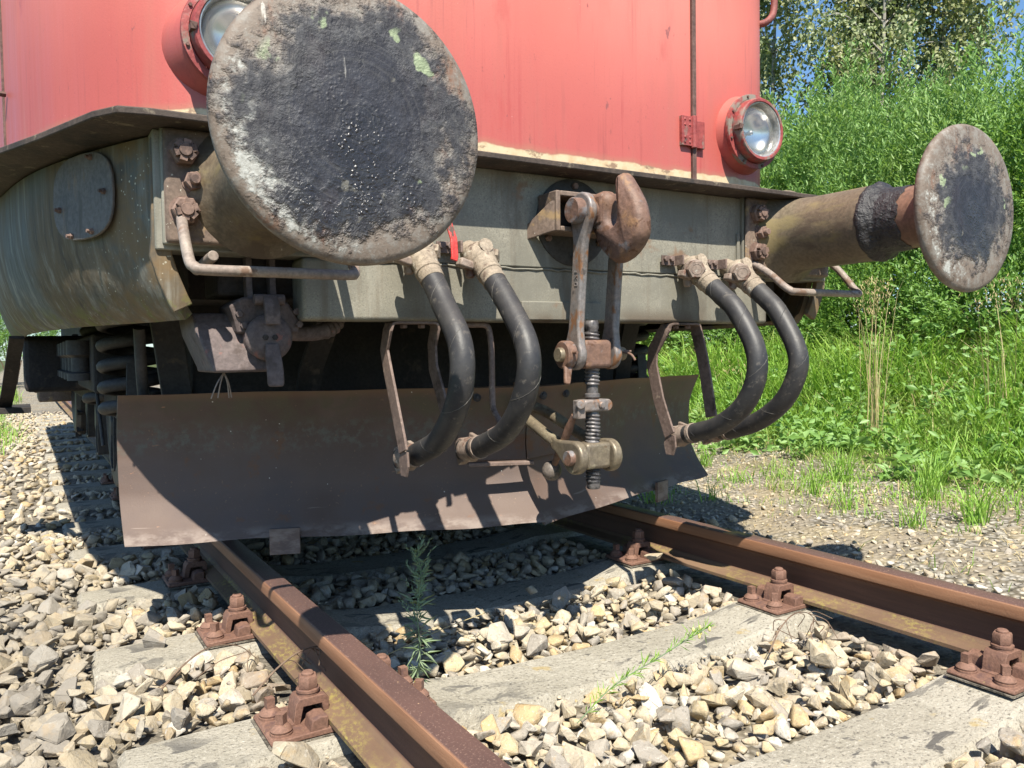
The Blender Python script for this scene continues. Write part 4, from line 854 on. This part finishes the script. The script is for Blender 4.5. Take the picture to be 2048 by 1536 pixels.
sub('brake_rod', B().tube([V(-1.09, 2.5, .78), V(-1.10, 2.3, .52), V(-1.09, 2.2, .30)], .007, 8), DARK2, UF)
sub('sand_pipe', B().tube(cr([V(-1.06, 1.25, .72), V(-1.05, 1.30, .55), V(-1.02, 1.4, .35), V(-.9, 1.55, .12)], 5), .016, 10), DARK2, UF)
sub('side_tank', B().box((-1.17, 3.55, .615), (.34, 1.3, .25)), DARK, UF, None, .02)
sub('equalizer_beam', B().box((-1.12, 4.6, .60), (.16, 1.2, .30)), DARK, UF, None, .02)
sub('axle_guard', B().box((-1.10, 2.2, .62), (.09, .9, .20)), DARK, UF, None, .01)
for k_ in range(5): sub('sand_valve', B().lathe((-1.17, 1.95+.24*k_, .70), (0, 0, -1), [(.045, 0), (.045, .05), (.03, .06), (.03, .11), (.045, .115), (.045, .14)], 14), DARK2, UF)
sub('footstep', B().box((-1.43, 2.9, .42), (.22, .30, .025)), DARK, UF, None, .002)
sub('step_hanger', B().strip([V(-1.36, 2.3, .72), V(-1.40, 2.7, .5), V(-1.42, 2.85, .42)], (1, 0, 0), .05, .012), DARK, UF, None)

# ------------------------------------------------------------------ screw coupling hanging from the hook
SC = world_root('screw_coupling', (0, .535, .257))
tag(SC, 'rusty screw coupling with threaded spindle and ball lever hanging from the draw hook', 'coupling')
def cpart(n, b, m, sm=38, bv=None, seg=2, label=None): return obj(n, b, m, SC, sm, bv, seg, None, label)
PY, PZ = .486, 1.008; TY, TZ = .530, .628; LY, LZ = .535, .345
cpart('hook_pin', B().lathe((-.098, PY, PZ), (1, 0, 0), [(.031, 0), (.034, .003), (.034, .030), (.030, .032), (.030, .170), (.034, .171), (.034, .19)], 30), HOOK, 40)
def link_outline(c0, r0, c1, r1, wa, n=14):
    """outline in (y, z): a round eye, a narrower shank, a second eye"""
    d = (c1-c0).normalized(); sd = Vector((-d.y, d.x)); out = []
    for k in range(n+1):
        a = math.pi*(-.72+1.44*k/n); out.append(c0-d*r0*math.cos(a)+sd*r0*math.sin(a))
    L = (c1-c0).length
    out += [c0+d*(r0*1.25)+sd*(wa*.62), c0+d*(r0*1.7)+sd*wa*.5, c0+d*(L*.5)+sd*wa*.47, c1-d*(r1*1.6)+sd*wa*.5, c1-d*(r1*1.1)+sd*wa*.62]
    for k in range(n+1):
        a = math.pi*(.72-1.44*k/n); out.append(c1+d*r1*math.cos(a)+sd*r1*math.sin(a))
    out += [c1-d*(r1*1.1)-sd*wa*.62, c1-d*(r1*1.6)-sd*wa*.5, c0+d*(L*.5)-sd*wa*.47, c0+d*(r0*1.7)-sd*wa*.5, c0+d*(r0*1.25)-sd*(wa*.62)]
    return out
for s in (-1, 1):
    x = s*.060; ol = link_outline(Vector((PY, PZ)), .050, Vector((TY, TZ)), .043, .046)
    cpart('shackle_arm', B().prism([V(x-.012, p.x, p.y) for p in ol], (.024, 0, 0)), SHACK, 30, .006, 3)
for i, (ch_, dz) in enumerate((('1', .0), ('7', .0), ('0', 0))):        # raised stamping on the near arm
    pass
stamp = B(); xx = -.0725
for (ya, za, yb, zb) in ((.0, 0, .010, 0), (.010, 0, .010, .006), (0, -.010, .011, -.018), (0, -.018, .003, -.018), (0, -.028, .011, -.028), (0, -.036, .011, -.036), (0, -.028, 0, -.036), (.011, -.028, .011, -.036)):
    stamp.cyl((xx, PY+.013+ya, PZ-.16+za), (xx, PY+.013+yb, PZ-.16+zb), .0014, n=6)
cpart('stamped_number', stamp, SHACK, None)
def spindle(z0, z1, r=.0215, pitch=.0105):
    b = B(); n = 18; prof = []; rings = []; m = int((z1-z0)/pitch*4)
    for i in range(m+1):
        z = z0+(z1-z0)*i/m
        rings.append([V(r_*math.cos(a), TY+.004+r_*math.sin(a), z) for a in [2*math.pi*k/n for k in range(n)] for r_ in [r-.0042*max(0, math.sin(2*math.pi*((z-z0)/pitch)+a))**.6 if True else r]])
    return b.ring(rings)
cpart('spindle_thread', spindle(.545, .690), THREAD, 70); cpart('spindle_thread', spindle(.385, .462), THREAD, 70); cpart('spindle_thread', spindle(.275, .325), GREASE, 70)
cpart('spindle_core', B().lathe((0, TY+.004, .255), (0, 0, 1), [(.017, 0), (.019, .003), (.0175, .07), (.0175, .21), (.015, .222), (.017, .25), (.022, .255), (.022, .263), (.016, .266), (.0165, .29), (.0175, .44), (.020, .445), (.020, .462), (.017, .466)], 20), THREAD, 40)
cpart('trunnion_nut', B().box((0, TY+.002, TZ), (.092, .066, .078)), HOOK, 30, .012, 3)
cpart('trunnion_collar', B().lathe((-.105, TY, TZ), (1, 0, 0), [(.034, 0), (.038, .004), (.038, .026), (.034, .030)], 26), HOOK, 40)
cpart('trunnion_pin', B().lathe((-.118, TY, TZ), (1, 0, 0), [(.018, 0), (.0195, .003), (.0195, .22), (.018, .225)], 20), BRASS, 40)
cpart('collar_tab', B().strip([V(-.092, TY-.012, TZ-.030), V(-.098, TY-.018, TZ-.05), V(-.104, TY-.024, TZ-.072), V(-.106, TY-.026, TZ-.080)], (1, 0, 0), [.026, .022, .019, .015], .012), HOOK, 35, .004)
cpart('split_pin', B().tube([V(-.092, TY-.055, TZ+.006), V(-.092, TY+.050, TZ+.004)], .0042, 8), HOOK)
cpart('split_pin', B().tube(cr([V(.092, TY-.02, TZ+.004), V(.098, TY-.045, TZ-.002), V(.102, TY-.058, TZ-.018)], 4), .0034, 8).tube(cr([V(.092, TY-.01, TZ+.008), V(.112, TY-.03, TZ+.006)], 3), .0034, 8), HOOK)
# swivel block of the lever
cpart('swivel_block', B().box((-.002, TY+.003, .487), (.086, .048, .034)), SHACK, 30, .007, 3)
cpart('swivel_end', B().cyl((.036, TY-.02, .487), (.036, TY+.026, .487), .017, n=16).box((-.052, TY-.006, .478), (.026, .026, .052)), SHACK, 35, .003)
cpart('swivel_rivet', B().lathe((-.056, TY-.018, .492), (-.5, -.85, 0), [(.013, 0), (.013, .008), (.010, .011)], 14), SHACK, 40)
cpart('swivel_rivet', B().lathe((.012, TY-.02, .488), (0, -1, 0), [(.010, 0), (.010, .006), (.007, .009)], 14), SHACK, 40)
lb0 = V(-.056, TY+.012, .462); lb1 = V(-.045, .668, .300)
cpart('lever_arm', B().tube([lb0, lb0.lerp(lb1, .25), lb0.lerp(lb1, .55), lb1], [.008, .0125, .0115, .009], 12), HOOK, 60)
cpart('lever_ball', B().sph(lb1+V(0, .006, -.008), .029, 24, 16), weather('lever_ball_paint', (.10, .085, .075), (.16, .13, .11), [((.03, .028, .03), 20, .5, .6, U, .4)], .5, nscale=14), 80)
# lower nut and the long bow laid back over its rest
cpart('lower_nut', B().box((.0, LY, LZ+.004), (.086, .062, .072)), BRASS, 30, .010, 3)
dv = Vector((.945, .327)); bw0 = Vector((LY, LZ))
ya = lambda t: V(0, LY+dv.x*t, LZ+dv.y*t)
bow_a = [ya(.10)+V(-.058, 0, 0), ya(.16)+V(-.056, 0, 0), ya(.30)+V(-.048, 0, 0)]
bow = cr(bow_a+[ya(.355)+V(-.030, 0, 0), ya(.372), ya(.355)+V(.030, 0, 0)]+[V(-p.x, p.y, p.z) for p in bow_a[::-1]], 5)
cpart('long_bow', B().tube(bow, .0170, 14), BRASS, 60)
sdv = Vector((-dv.y, dv.x)); eye = [bw0-dv*(.046*math.cos(math.pi*(-.66+1.32*k/18)))+sdv*(.046*math.sin(math.pi*(-.66+1.32*k/18))) for k in range(19)]
eye += [bw0+dv*.045+sdv*.031, bw0+dv*.075+sdv*.021, bw0+dv*.115+sdv*.0165, bw0+dv*.115-sdv*.0165, bw0+dv*.075-sdv*.021, bw0+dv*.045-sdv*.031]
for s in (-1, 1): cpart('bow_eye', B().prism([V(s*.058-.014, p.x, p.y) for p in eye], (.028, 0, 0)), BRASS, 30, .007, 3)
cpart('bow_pin', B().lathe((-.088, LY, LZ), (1, 0, 0), [(.019, 0), (.021, .003), (.021, .173), (.019, .176)], 22), HOOK, 40)
cpart('rest_hook', B().tube(cr([V(-.02, .90, .54), V(-.03, .88, .50), V(-.05, .86, .470), V(-.07, .85, .45)], 5), .013, 10), HOOK, 60)

# ------------------------------------------------------------------ vegetation
rv = np.random.default_rng(21)
def blades(base, h, w, lean, az=None, bend=.5, rng=rv):
    """grass blades: base (n,3), heights, widths, lean (horizontal reach / height)"""
    n = len(base); az = rng.uniform(0, 2*np.pi, n) if az is None else az
    d = np.stack([np.cos(az), np.sin(az), 0*az], 1); sd = np.stack([-np.sin(az), np.cos(az), 0*az], 1); tw = rng.uniform(-.9, .9, n)[:, None]
    sd = sd*np.cos(tw)+d*np.sin(tw); h = h[:, None]; w = w[:, None]; lean = lean[:, None]; z = np.array([0, 0, 1.])
    m1 = base+z*h*.5+d*lean*h*(.5-bend*.35); m2 = base+z*h*(.86-.12*lean)+d*lean*h*.72; tip = base+z*h*(1-.32*lean)+d*lean*h*(1.0+bend*.3)
    vs = np.stack([base-sd*w*.5, base+sd*w*.5, m1+sd*w*.45, m1-sd*w*.45, m2+sd*w*.27, m2-sd*w*.27, tip], 1).reshape(-1, 3); i = np.arange(n)*7
    return vs, [np.concatenate([np.stack([i, i+1, i+2, i+3], 1), np.stack([i+3, i+2, i+4, i+5], 1)]), np.stack([i+5, i+4, i+6], 1)]
def leaves(base, dirs, L, W, rng=rv, fold=.25):
    """pointed leaves, two faces folded along the midrib"""
    n = len(base); dirs = dirs/np.linalg.norm(dirs, axis=1)[:, None]; r = rng.normal(size=(n, 3))*.75+np.array(SUN)*1.1; sd = np.cross(dirs, r); sd /= np.linalg.norm(sd, axis=1)[:, None]; nn = np.cross(sd, dirs)
    L = L[:, None]; W = W[:, None]; up = nn*W*fold
    vs = np.stack([base, base+dirs*L*.5+sd*W*.5+up, base+dirs*L-nn*L*.12, base+dirs*L*.5-sd*W*.5+up], 1).reshape(-1, 3); i = np.arange(n)*4
    return vs, [np.concatenate([np.stack([i, i+1, i+2], 1), np.stack([i, i+2, i+3], 1)])]
def merge(parts):
    V_ = []; F = {}; b = 0
    for vs, fs in parts:
        V_.append(vs)
        for f in fs: F.setdefault(f.shape[1], []).append(f+b)
        b += len(vs)
    return np.concatenate(V_), [np.concatenate(f) for f in F.values()]
def in_view(x, y, m0=1.2, m1=2.6):
    lo = -1.27+.503*(x+1.35)-m0; hi = -1.27+1.20*(x+1.35)+m1; return (y > lo) & (y < hi)
def clump_noise(x, y): return .5+.5*np.sin(x*2.3+1.7*np.sin(y*1.9))*np.sin(y*2.7+1.1*np.sin(x*3.1))
# grass of the bank
n = 150000; x = rv.uniform(2.0, 7.2, n); y = rv.uniform(-1, 11, n); cn_ = clump_noise(x, y)
keep = in_view(x, y) & (rv.random(n) < sstep(2.15, 3.1, x+.5*(cn_-.5)+.45*sstep(2.4, .8, y))*(1-.35*sstep(5, 7, x))); x, y, cn_ = x[keep], y[keep], cn_[keep]
h = (.06+.36*sstep(2.7, 4.0, x))*rv.uniform(.35, 1.4, len(x))*(.40+1.0*cn_**1.3); bs = np.stack([x, y, gz(x, y)-.01], 1)
g1 = blades(bs, h, rv.uniform(.004, .010, len(x))*(.8+.6*sstep(2.6, 4, x)), rv.uniform(.15, 1.0, len(x)))
o = link('bank_grass', fast_mesh('bank_grass', *merge([g1]), GRASS)); tag(o, 'bright green grass covering the bank beyond the track', 'grass', kind='stuff')
print('grass blades', len(x))
n = 60000; x = rv.uniform(1.35, 2.9, n); y = rv.uniform(-.4, 4.0, n); cl = np.sin(x*9+2*np.sin(y*5))*np.sin(y*8+1.5*np.sin(x*7))+.5*np.sin(x*23+y*17)
k = in_view(x, y) & (rv.random(n) < sstep(.55, 1.25, cl)*(.10+.5*sstep(1.5, 2.6, x))); x, y = x[k], y[k]
o = link('verge_grass', fast_mesh('verge_grass', *merge([blades(np.stack([x, y, gz(x, y)-.006], 1), rv.uniform(.02, .085, len(x)), rv.uniform(.002, .005, len(x)), rv.uniform(.2, 1.2, len(x)))]), GRASS)); tag(o, 'thin low grass scattered over the gravel verge', 'grass', kind='stuff')
n = 9000; x = rv.uniform(1.1, 3.0, n); y = rv.uniform(-.5, 4.0, n); k = in_view(x, y) & (rv.random(n) < .25+.6*(clump_noise(x*3, y*3) > .6)); x, y = x[k], y[k]
o = link('verge_litter', fast_mesh('verge_litter', *merge([blades(np.stack([x, y, gz(x, y)+.001], 1), rv.uniform(.006, .03, len(x)), rv.uniform(.0015, .003, len(x)), rv.uniform(1.5, 3.0, len(x)))]), DRY)); tag(o, 'dry grass litter lying on the gravel verge', 'straw', kind='stuff')
# straw mixed into the grass
n = 7000; x = rv.uniform(2.0, 6.0, n); y = rv.uniform(-1, 9, n); k = in_view(x, y); x, y = x[k], y[k]
h = (.06+.42*sstep(2.8, 4.2, x))*rv.uniform(.4, 1.3, len(x)); bs = np.stack([x, y, gz(x, y)-.01], 1)
o = link('dry_straw', fast_mesh('dry_straw', *merge([blades(bs, h, rv.uniform(.0025, .005, len(x)), rv.uniform(.2, 1.4, len(x)))]), DRY)); tag(o, 'dry straw scattered through the green bank grass', 'straw', kind='stuff')
# leafy weeds on the bank
pts, drs, Ls, Ws = [], [], [], []
n = 2600; x = rv.uniform(2.6, 6.6, n); y = rv.uniform(-.5, 9, n); k = in_view(x, y); x, y = x[k], y[k]
for a, b_ in zip(x, y):
    hh = rv.uniform(.05, .55)*(.3+1.0*float(sstep(2.8, 4.4, a))); m = int(rv.integers(8, 18)); t = rv.random(m); az = rv.uniform(0, 6.28, m); z0 = float(gz(a, b_))
    pts.append(np.stack([a+.02*np.cos(az), b_+.02*np.sin(az), z0+hh*t], 1)); drs.append(np.stack([np.cos(az), np.sin(az), rv.uniform(0, .9, m)], 1)); l_ = rv.uniform(.035, .085, m); Ls.append(l_); Ws.append(l_*rv.uniform(.4, .6, m))
o = link('bank_weeds', fast_mesh('bank_weeds', *leaves(np.concatenate(pts), np.concatenate(drs), np.concatenate(Ls), np.concatenate(Ws)), LEAF)); tag(o, 'broad leaved weeds growing among the bank grass', 'weeds', kind='stuff')
# tufts on the gravel verge, each one its own plant
def tuft(x, y, nb, hh, mat, lean=(.2, .9), wd=(.003, .007), spread=.03, name='grass_tuft'):
    b_ = np.stack([rv.normal(0, spread, nb), rv.normal(0, spread, nb), np.zeros(nb)-.008], 1)
    me = fast_mesh(name, *merge([blades(b_, rv.uniform(.5, 1.15, nb)*hh, rv.uniform(*wd, nb), rv.uniform(*lean, nb))]), mat)
    o = link(name, me); o.location = (x, y, float(gz(x, y))); return o
TT = [(1.42, 1.93, 26, .16, 'small grass tuft in the plough shadow beyond the right rail'), (1.62, 1.70, 22, .17, 'thin grass tuft at the edge of the plough shadow on the verge'), (1.78, .72, 42, .15, 'bright grass tuft beside the stones right of the rail'),
      (2.02, .60, 60, .21, 'grass tuft at the right edge of the picture, close to the rail'), (1.85, 1.10, 34, .13, 'low grass tuft in the middle of the gravel verge'), (2.05, 1.42, 30, .17, 'upright grass tuft on the verge below the tall straw'),
      (2.25, .95, 60, .24, 'taller grass tuft at the right on the verge'), (2.10, 1.95, 26, .12, 'small green tuft between gravel and bank'), (2.42, 1.55, 50, .22, 'grass tuft where the gravel meets the bank, right of centre'), (2.30, 2.45, 40, .18, 'grass tuft at the gravel edge behind the plough tip'),
      (1.95, 2.30, 24, .15, 'sparse tuft standing alone on the gravel'), (2.62, 1.15, 60, .28, 'thick tuft at the right edge of the bank')]
for x, y, nb, hh, lb in TT: tag(tuft(x, y, nb, hh, GRASS), lb, 'grass tuft', 'grass tufts on the verge')
# left side grass strip, far along the track
n = 16000; x = rv.uniform(-3.4, -1.35, n); y = rv.uniform(4.5, 22, n); k = rv.random(n) < sstep(-1.35, -1.75, x+.12*np.sin(y*1.3))*sstep(4.5, 7, y); x, y = x[k], y[k]
bs = np.stack([x, y, np.maximum(gz(x, y), bedz(x, y)-.05)], 1); o = link('trackside_grass', fast_mesh('trackside_grass', *merge([blades(bs, rv.uniform(.08, .28, len(x)), rv.uniform(.006, .012, len(x)), rv.uniform(.2, .9, len(x)))]), GRASS)); tag(o, 'grass strip far along the left side of the track', 'grass', kind='stuff')
# tall dry stalks
def stalks(x, y, nb, hh, spread, lb):
    e = tuft(x, y, nb, hh, DRY, (.03, .22), (.003, .006), spread, 'dry_grass_stalks'); tag(e, lb, 'dry grass', 'tall dry stalks on the bank')
    m = nb*9; az = rv.uniform(0, 6.28, m); t = rv.uniform(.8, 1.02, m); hx = rv.normal(0, spread*1.6, m); hy = rv.normal(0, spread*1.6, m)
    q = link('seed_heads', fast_mesh('seed_heads', *leaves(np.stack([hx, hy, hh*t], 1), np.stack([np.cos(az)*.5, np.sin(az)*.5, np.ones(m)], 1), rv.uniform(.015, .035, m), rv.uniform(.003, .006, m)), DRY), e); q['kind'] = 'stuff'
stalks(3.32, 1.98, 26, 1.05, .035, 'tall bundle of dry stalks standing below the far buffer disc'); stalks(3.75, 1.42, 20, .95, .06, 'tall dry stalks at the right edge of the bank'); stalks(3.1, 2.9, 8, .55, .08, 'short thin dry stalks between the hoses and the bank')
# shrubs
def shrub_mesh(seed, R, H, nsh, ll, lw, mat, upright=.8):
    r = np.random.default_rng(seed); th = r.uniform(0, 2*np.pi, nsh); u = r.random(nsh); ph = np.arccos(1-u*1.15); rad = .55+.45*r.random(nsh)**.45
    lob = 1+.22*np.sin(3*th+seed)*np.sin(ph*2)+.15*np.sin(5*th+2*seed+ph*4)+.10*np.sin(9*ph+4*th)
    nrm = np.stack([np.sin(ph)*np.cos(th), np.sin(ph)*np.sin(th), np.cos(ph)], 1)
    P = nrm*(rad*lob)[:, None]*np.array([R, R, H*.56])+np.array([0, 0, H*.42]); ok = P[:, 2] > .02; P, nrm = P[ok], nrm[ok]; n = len(P)
    d = nrm*.65+np.array([0, 0, upright])+r.normal(0, .28, (n, 3)); d /= np.linalg.norm(d, axis=1)[:, None]; Ls = r.uniform(.16, .42, n); K = 13; B_, D_ = [], []
    for k in range(K):
        t = (k+.5)/K; q = P+d*(Ls*t)[:, None]; az = r.normal(size=(n, 3)); az -= d*(az*d).sum(1)[:, None]; az /= np.linalg.norm(az, axis=1)[:, None]
        B_.append(q); D_.append(d*.75+az*.8*(1.1-.5*t))
    B_ = np.concatenate(B_); D_ = np.concatenate(D_); L_ = r.uniform(.7, 1.25, len(B_))*ll
    return fast_mesh('crown', *leaves(B_, D_, L_, L_*lw*r.uniform(.8, 1.2, len(B_)), r), mat)
def branch_mesh(seed, R, H, n=14, r0=.025):
    r = np.random.default_rng(seed); b = B()
    for i in range(n):
        a = r.uniform(0, 6.28); rr = R*r.uniform(.25, .8); hh = H*r.uniform(.55, .9)
        b.tube(cr([V(.1*math.cos(a), .1*math.sin(a), -.05), V(rr*.35*math.cos(a), rr*.35*math.sin(a), hh*.4), V(rr*math.cos(a+.2), rr*math.sin(a+.2), hh)], 4), [r0*(1-.9*t/8) for t in range(9)], 6)
    return b
CR = [shrub_mesh(1, 1.25, 3.0, 1700, .075, .26, LEAF), shrub_mesh(2, 1.3, 2.8, 1700, .070, .27, LEAF), shrub_mesh(3, 1.2, 2.5, 1800, .055, .42, LEAF2, .5), shrub_mesh(4, .75, 1.1, 900, .05, .42, LEAF2, .5)]
bobj = obj('stems', branch_mesh(5, 1.1, 2.6), TWIG); STM = bobj.data; bpy.data.objects.remove(bobj)
SH = [(6.3, 5.9, 0, .93, 'willow shrub right beside the red hood edge'), (6.5, 4.75, 1, .96, 'willow shrub behind the right headlight'), (6.2, 3.7, 0, .86, 'willow shrub above the far buffer sleeve'), (6.4, 2.75, 1, .93, 'willow shrub straight behind the far buffer disc'),
      (6.3, 1.75, 2, .96, 'dark dense shrub at the right edge of the picture'), (6.6, 7.2, 1, 1.1, 'willow shrub mostly hidden behind the hood'), (7.9, 5.2, 0, 1.06, 'taller willow in the second row beside the hood'), (8.2, 3.6, 1, 1.02, 'taller willow in the second row behind the buffer sleeve'), (8.0, 2.2, 2, .88, 'taller dark shrub in the second row at the right'), (6.9, 8.8, 2, 1.1, 'dense shrub seen under the buffer beam'),
      (5.35, 4.3, 3, .95, 'low dark shrub at the foot of the hedge below the buffer sleeve'), (5.2, 3.2, 3, .9, 'low dark shrub under the far buffer disc'), (5.5, 5.6, 3, 1.1, 'low dense shrub seen through the hose loops'), (5.3, 2.2, 3, .9, 'low shrub at the lower right of the hedge'), (5.8, 7.0, 3, 1.2, 'low shrub seen between hose holder and beam'),
      (-3.2, 27, 2, 1.2, 'distant shrub seen past the left side of the locomotive'), (-1.6, 31, 0, 1.2, 'distant shrub beyond the far end of the track')]
for i, (x, y, k, s, lb) in enumerate(SH):
    e = empty('leafy_shrub', (x, y, float(gz(x, y))-.05)); e.scale = (s, s, s); e.rotation_euler.z = i*1.9; tag(e, lb, 'shrub', 'shrubs of the hedge beyond the track')
    link('crown', CR[k], e)
    q = link('stems', STM, e); q.scale = (.9, .9, 1) if k < 3 else (.6, .6, .4)
def birch(seed, H, nl):
    r = np.random.default_rng(seed); b = B(); tr = [V(.15*math.sin(t*3+seed), .12*math.cos(t*2+seed), H*t) for t in np.linspace(0, 1, 9)]; b.tube(tr, [.055*(1-.93*t) for t in np.linspace(0, 1, 9)], 8)
    P, Dd = [], []
    for i in range(46):
        t = r.uniform(.28, .99); a = r.uniform(0, 6.28); L = (1.9*(1-t)+.45)*r.uniform(.6, 1.1); p0 = Vector(tr[min(8, int(t*8))]).lerp(Vector(tr[min(8, int(t*8)+1)]), t*8 % 1)
        pts = cr([p0, p0+V(math.cos(a)*L*.5, math.sin(a)*L*.5, L*.38), p0+V(math.cos(a)*L*.95, math.sin(a)*L*.95, L*.30)], 4); b.tube(pts, [.018*(1-.9*k/8) for k in range(9)], 5)
        for k in range(2, 9):
            q = pts[k]
            for _ in range(3):
                dl = r.uniform(.25, .75); off = r.normal(0, .10, 3); m = nl
                tt = r.random(m)[:, None]; P.append(np.array(q)+off+np.concatenate([r.normal(0, .05, (m, 2)), -tt*dl], 1)); Dd.append(np.concatenate([r.normal(0, .6, (m, 2)), -r.uniform(.2, 1, (m, 1))], 1))
    P = np.concatenate(P); Dd = np.concatenate(Dd); L_ = r.uniform(.05, .085, len(P)); return b, fast_mesh('crown', *leaves(P, Dd, L_, L_*.75, r), BIRCHL)
for i, (x, y, H, lb) in enumerate([(8.5, 7.2, 7.5, 'tall birch beside the top of the red hood'), (9.36, 6.05, 7.6, 'birch with open crown in the middle of the hedge'), (10.2, 5.75, 7.2, 'slender birch left of the blue gap at the right'), (9.8, 9.6, 7.0, 'birch partly hidden behind the hood')]):
    b, me = birch(30+i, H, 19); e = empty('birch_tree', (x, y, float(gz(x, y)))); PINV[e.name] = Matrix(); tag(e, lb, 'tree', 'birches behind the hedge'); obj('trunk', b, BARK, e); link('crown', me, e)

# ------------------------------------------------------------------ small things on the track bed
def weed_plant():
    e = empty('feathery_weed', (-.535, .556, -.178)); PINV[e.name] = Matrix(); tag(e, 'upright grey green feathery weed growing beside the left rail', 'weed plant')
    st = cr([V(0, 0, 0), V(.010, 0, .08), V(.006, .004, .18), V(.018, 0, .26), V(.004, .002, .335)], 6); obj('stem', B().tube(st, [.0028*(1-.7*i/(len(st)-1)) for i in range(len(st))], 6), WEED, e)
    P, D_, L_, W_ = [], [], [], []
    for i in range(170):
        t = rv.random()**.9; p = st[min(len(st)-1, int(t*(len(st)-1)))]; a = rv.uniform(0, 6.28); P.append(p[:]); D_.append((math.cos(a), math.sin(a), rv.uniform(-.9, .5) if t < .4 else rv.uniform(-.2, 1.3))); L_.append((.058 if t < .6 else .034)*rv.uniform(.3, 1.15)); W_.append(.0048*rv.uniform(.6, 1.2))
    for i in range(16):                                  # side shoots
        t = rv.uniform(.45, .95); p = np.array(st[int(t*(len(st)-1))]); a = rv.uniform(0, 6.28); d = np.array((math.cos(a)*.6, math.sin(a)*.6, .8))
        for k in range(11):
            P.append(p+d*.007*k*(1.2-t*.5)); aa = rv.uniform(0, 6.28); D_.append(d+np.array((math.cos(aa), math.sin(aa), .2))*.8); L_.append(.015*rv.uniform(.6, 1.2)); W_.append(.003)
    link('foliage', fast_mesh('foliage', *leaves(np.array(P), np.array(D_), np.array(L_), np.array(W_)), WEED), e)
weed_plant()
def toadflax():
    e = empty('lying_toadflax', (-.324, .170, -.165)); PINV[e.name] = Matrix(); tag(e, 'thin green plant with yellow flowers lying across the front sleeper', 'weed plant')
    st = cr([V(0, 0, -.02), V(.12, .02, .03), V(.28, .045, .055), V(.42, .07, .075), V(.475, .066, .09)], 8); obj('stem', B().tube(st, .0014, 6), WEED, e)
    P, D_, L_, W_ = [], [], [], []
    for i in range(120):
        j = int(rv.integers(2, len(st)-3)); p = st[j]; t = (st[j+1]-st[j-1]).normalized(); a = rv.normal(size=3); P.append(p[:]); D_.append(np.array(t)*.8+a*.6+np.array((0, 0, .3))); L_.append(rv.uniform(.02, .045)); W_.append(.0022)
    link('foliage', fast_mesh('foliage', *leaves(np.array(P), np.array(D_), np.array(L_), np.array(W_)), GRASS), e)
    for i in range(9):
        q = st[-1-i]+V(*(rv.normal(0, .006, 3))); obj('flower', B().sph(q, (.004, .0035, .0065), 8, 6), FLOWER, e)
toadflax()
def twigs(x, y, z, n, R, lb, seed):
    r = np.random.default_rng(seed); e = empty('dead_twig', (x, y, z)); PINV[e.name] = Matrix(); tag(e, lb, 'twig', 'dead twigs on the ballast')
    p = [V(-R, -.03, .005), V(-R*.5, -.01, .05), V(0, .0, .075), V(R*.6, .015, .06), V(R, .02, .015)]; m = cr(p, 6); obj('stem', B().tube(m, [.0025*(1-.6*i/len(m)) for i in range(len(m))], 6), TWIG, e)
    for i in range(n):
        q = m[int(r.integers(4, len(m)))]; d = V(r.normal()*.05, r.normal()*.04, -r.uniform(.02, .07)); b = B().tube(cr([q, q+d*.5+V(r.normal()*.012, r.normal()*.012, .012), q+d], 4), .0012, 5); obj('side_twig', b, TWIG, e)
twigs(-.80, .60, -.13, 12, .13, 'bare tangled twig beside the foot of the left rail', 1); twigs(.42, .20, -.16, 12, .13, 'bare tangled twig on the stones beside the right rail', 2); twigs(-.97, .84, -.165, 3, .12, 'thin twig lying at the end of the sunlit sleeper', 3)
# an old joint bar piece leaning inside the left rail
o = obj('rusty_plate', B().prism([V(-.03, -.10, -.012), V(.03, -.10, .012), V(.032, .10, .014), V(-.028, .10, -.012)], (0, .0, .012)), IRON, None, 30, .002); o.location = (-.635, .745, -.165); o.rotation_euler = (.0, -.35, .06); tag(o, 'rusty scrap plate leaning between the left rail and the feathery weed', 'scrap plate')

for i, (a, b_, lb) in enumerate([((-.55, .72, -.16), (-.20, .80, -.13), 'dry grass stalk lying on the stones behind the weed')]):
    a = V(*a); b_ = V(*b_); e = obj('dry_stalk', B().tube(cr([a, a.lerp(b_, .5)+V(.01, 0, .008), b_], 5), .0013, 5), DRY); tag(e, lb, 'straw', 'loose straws on the track')
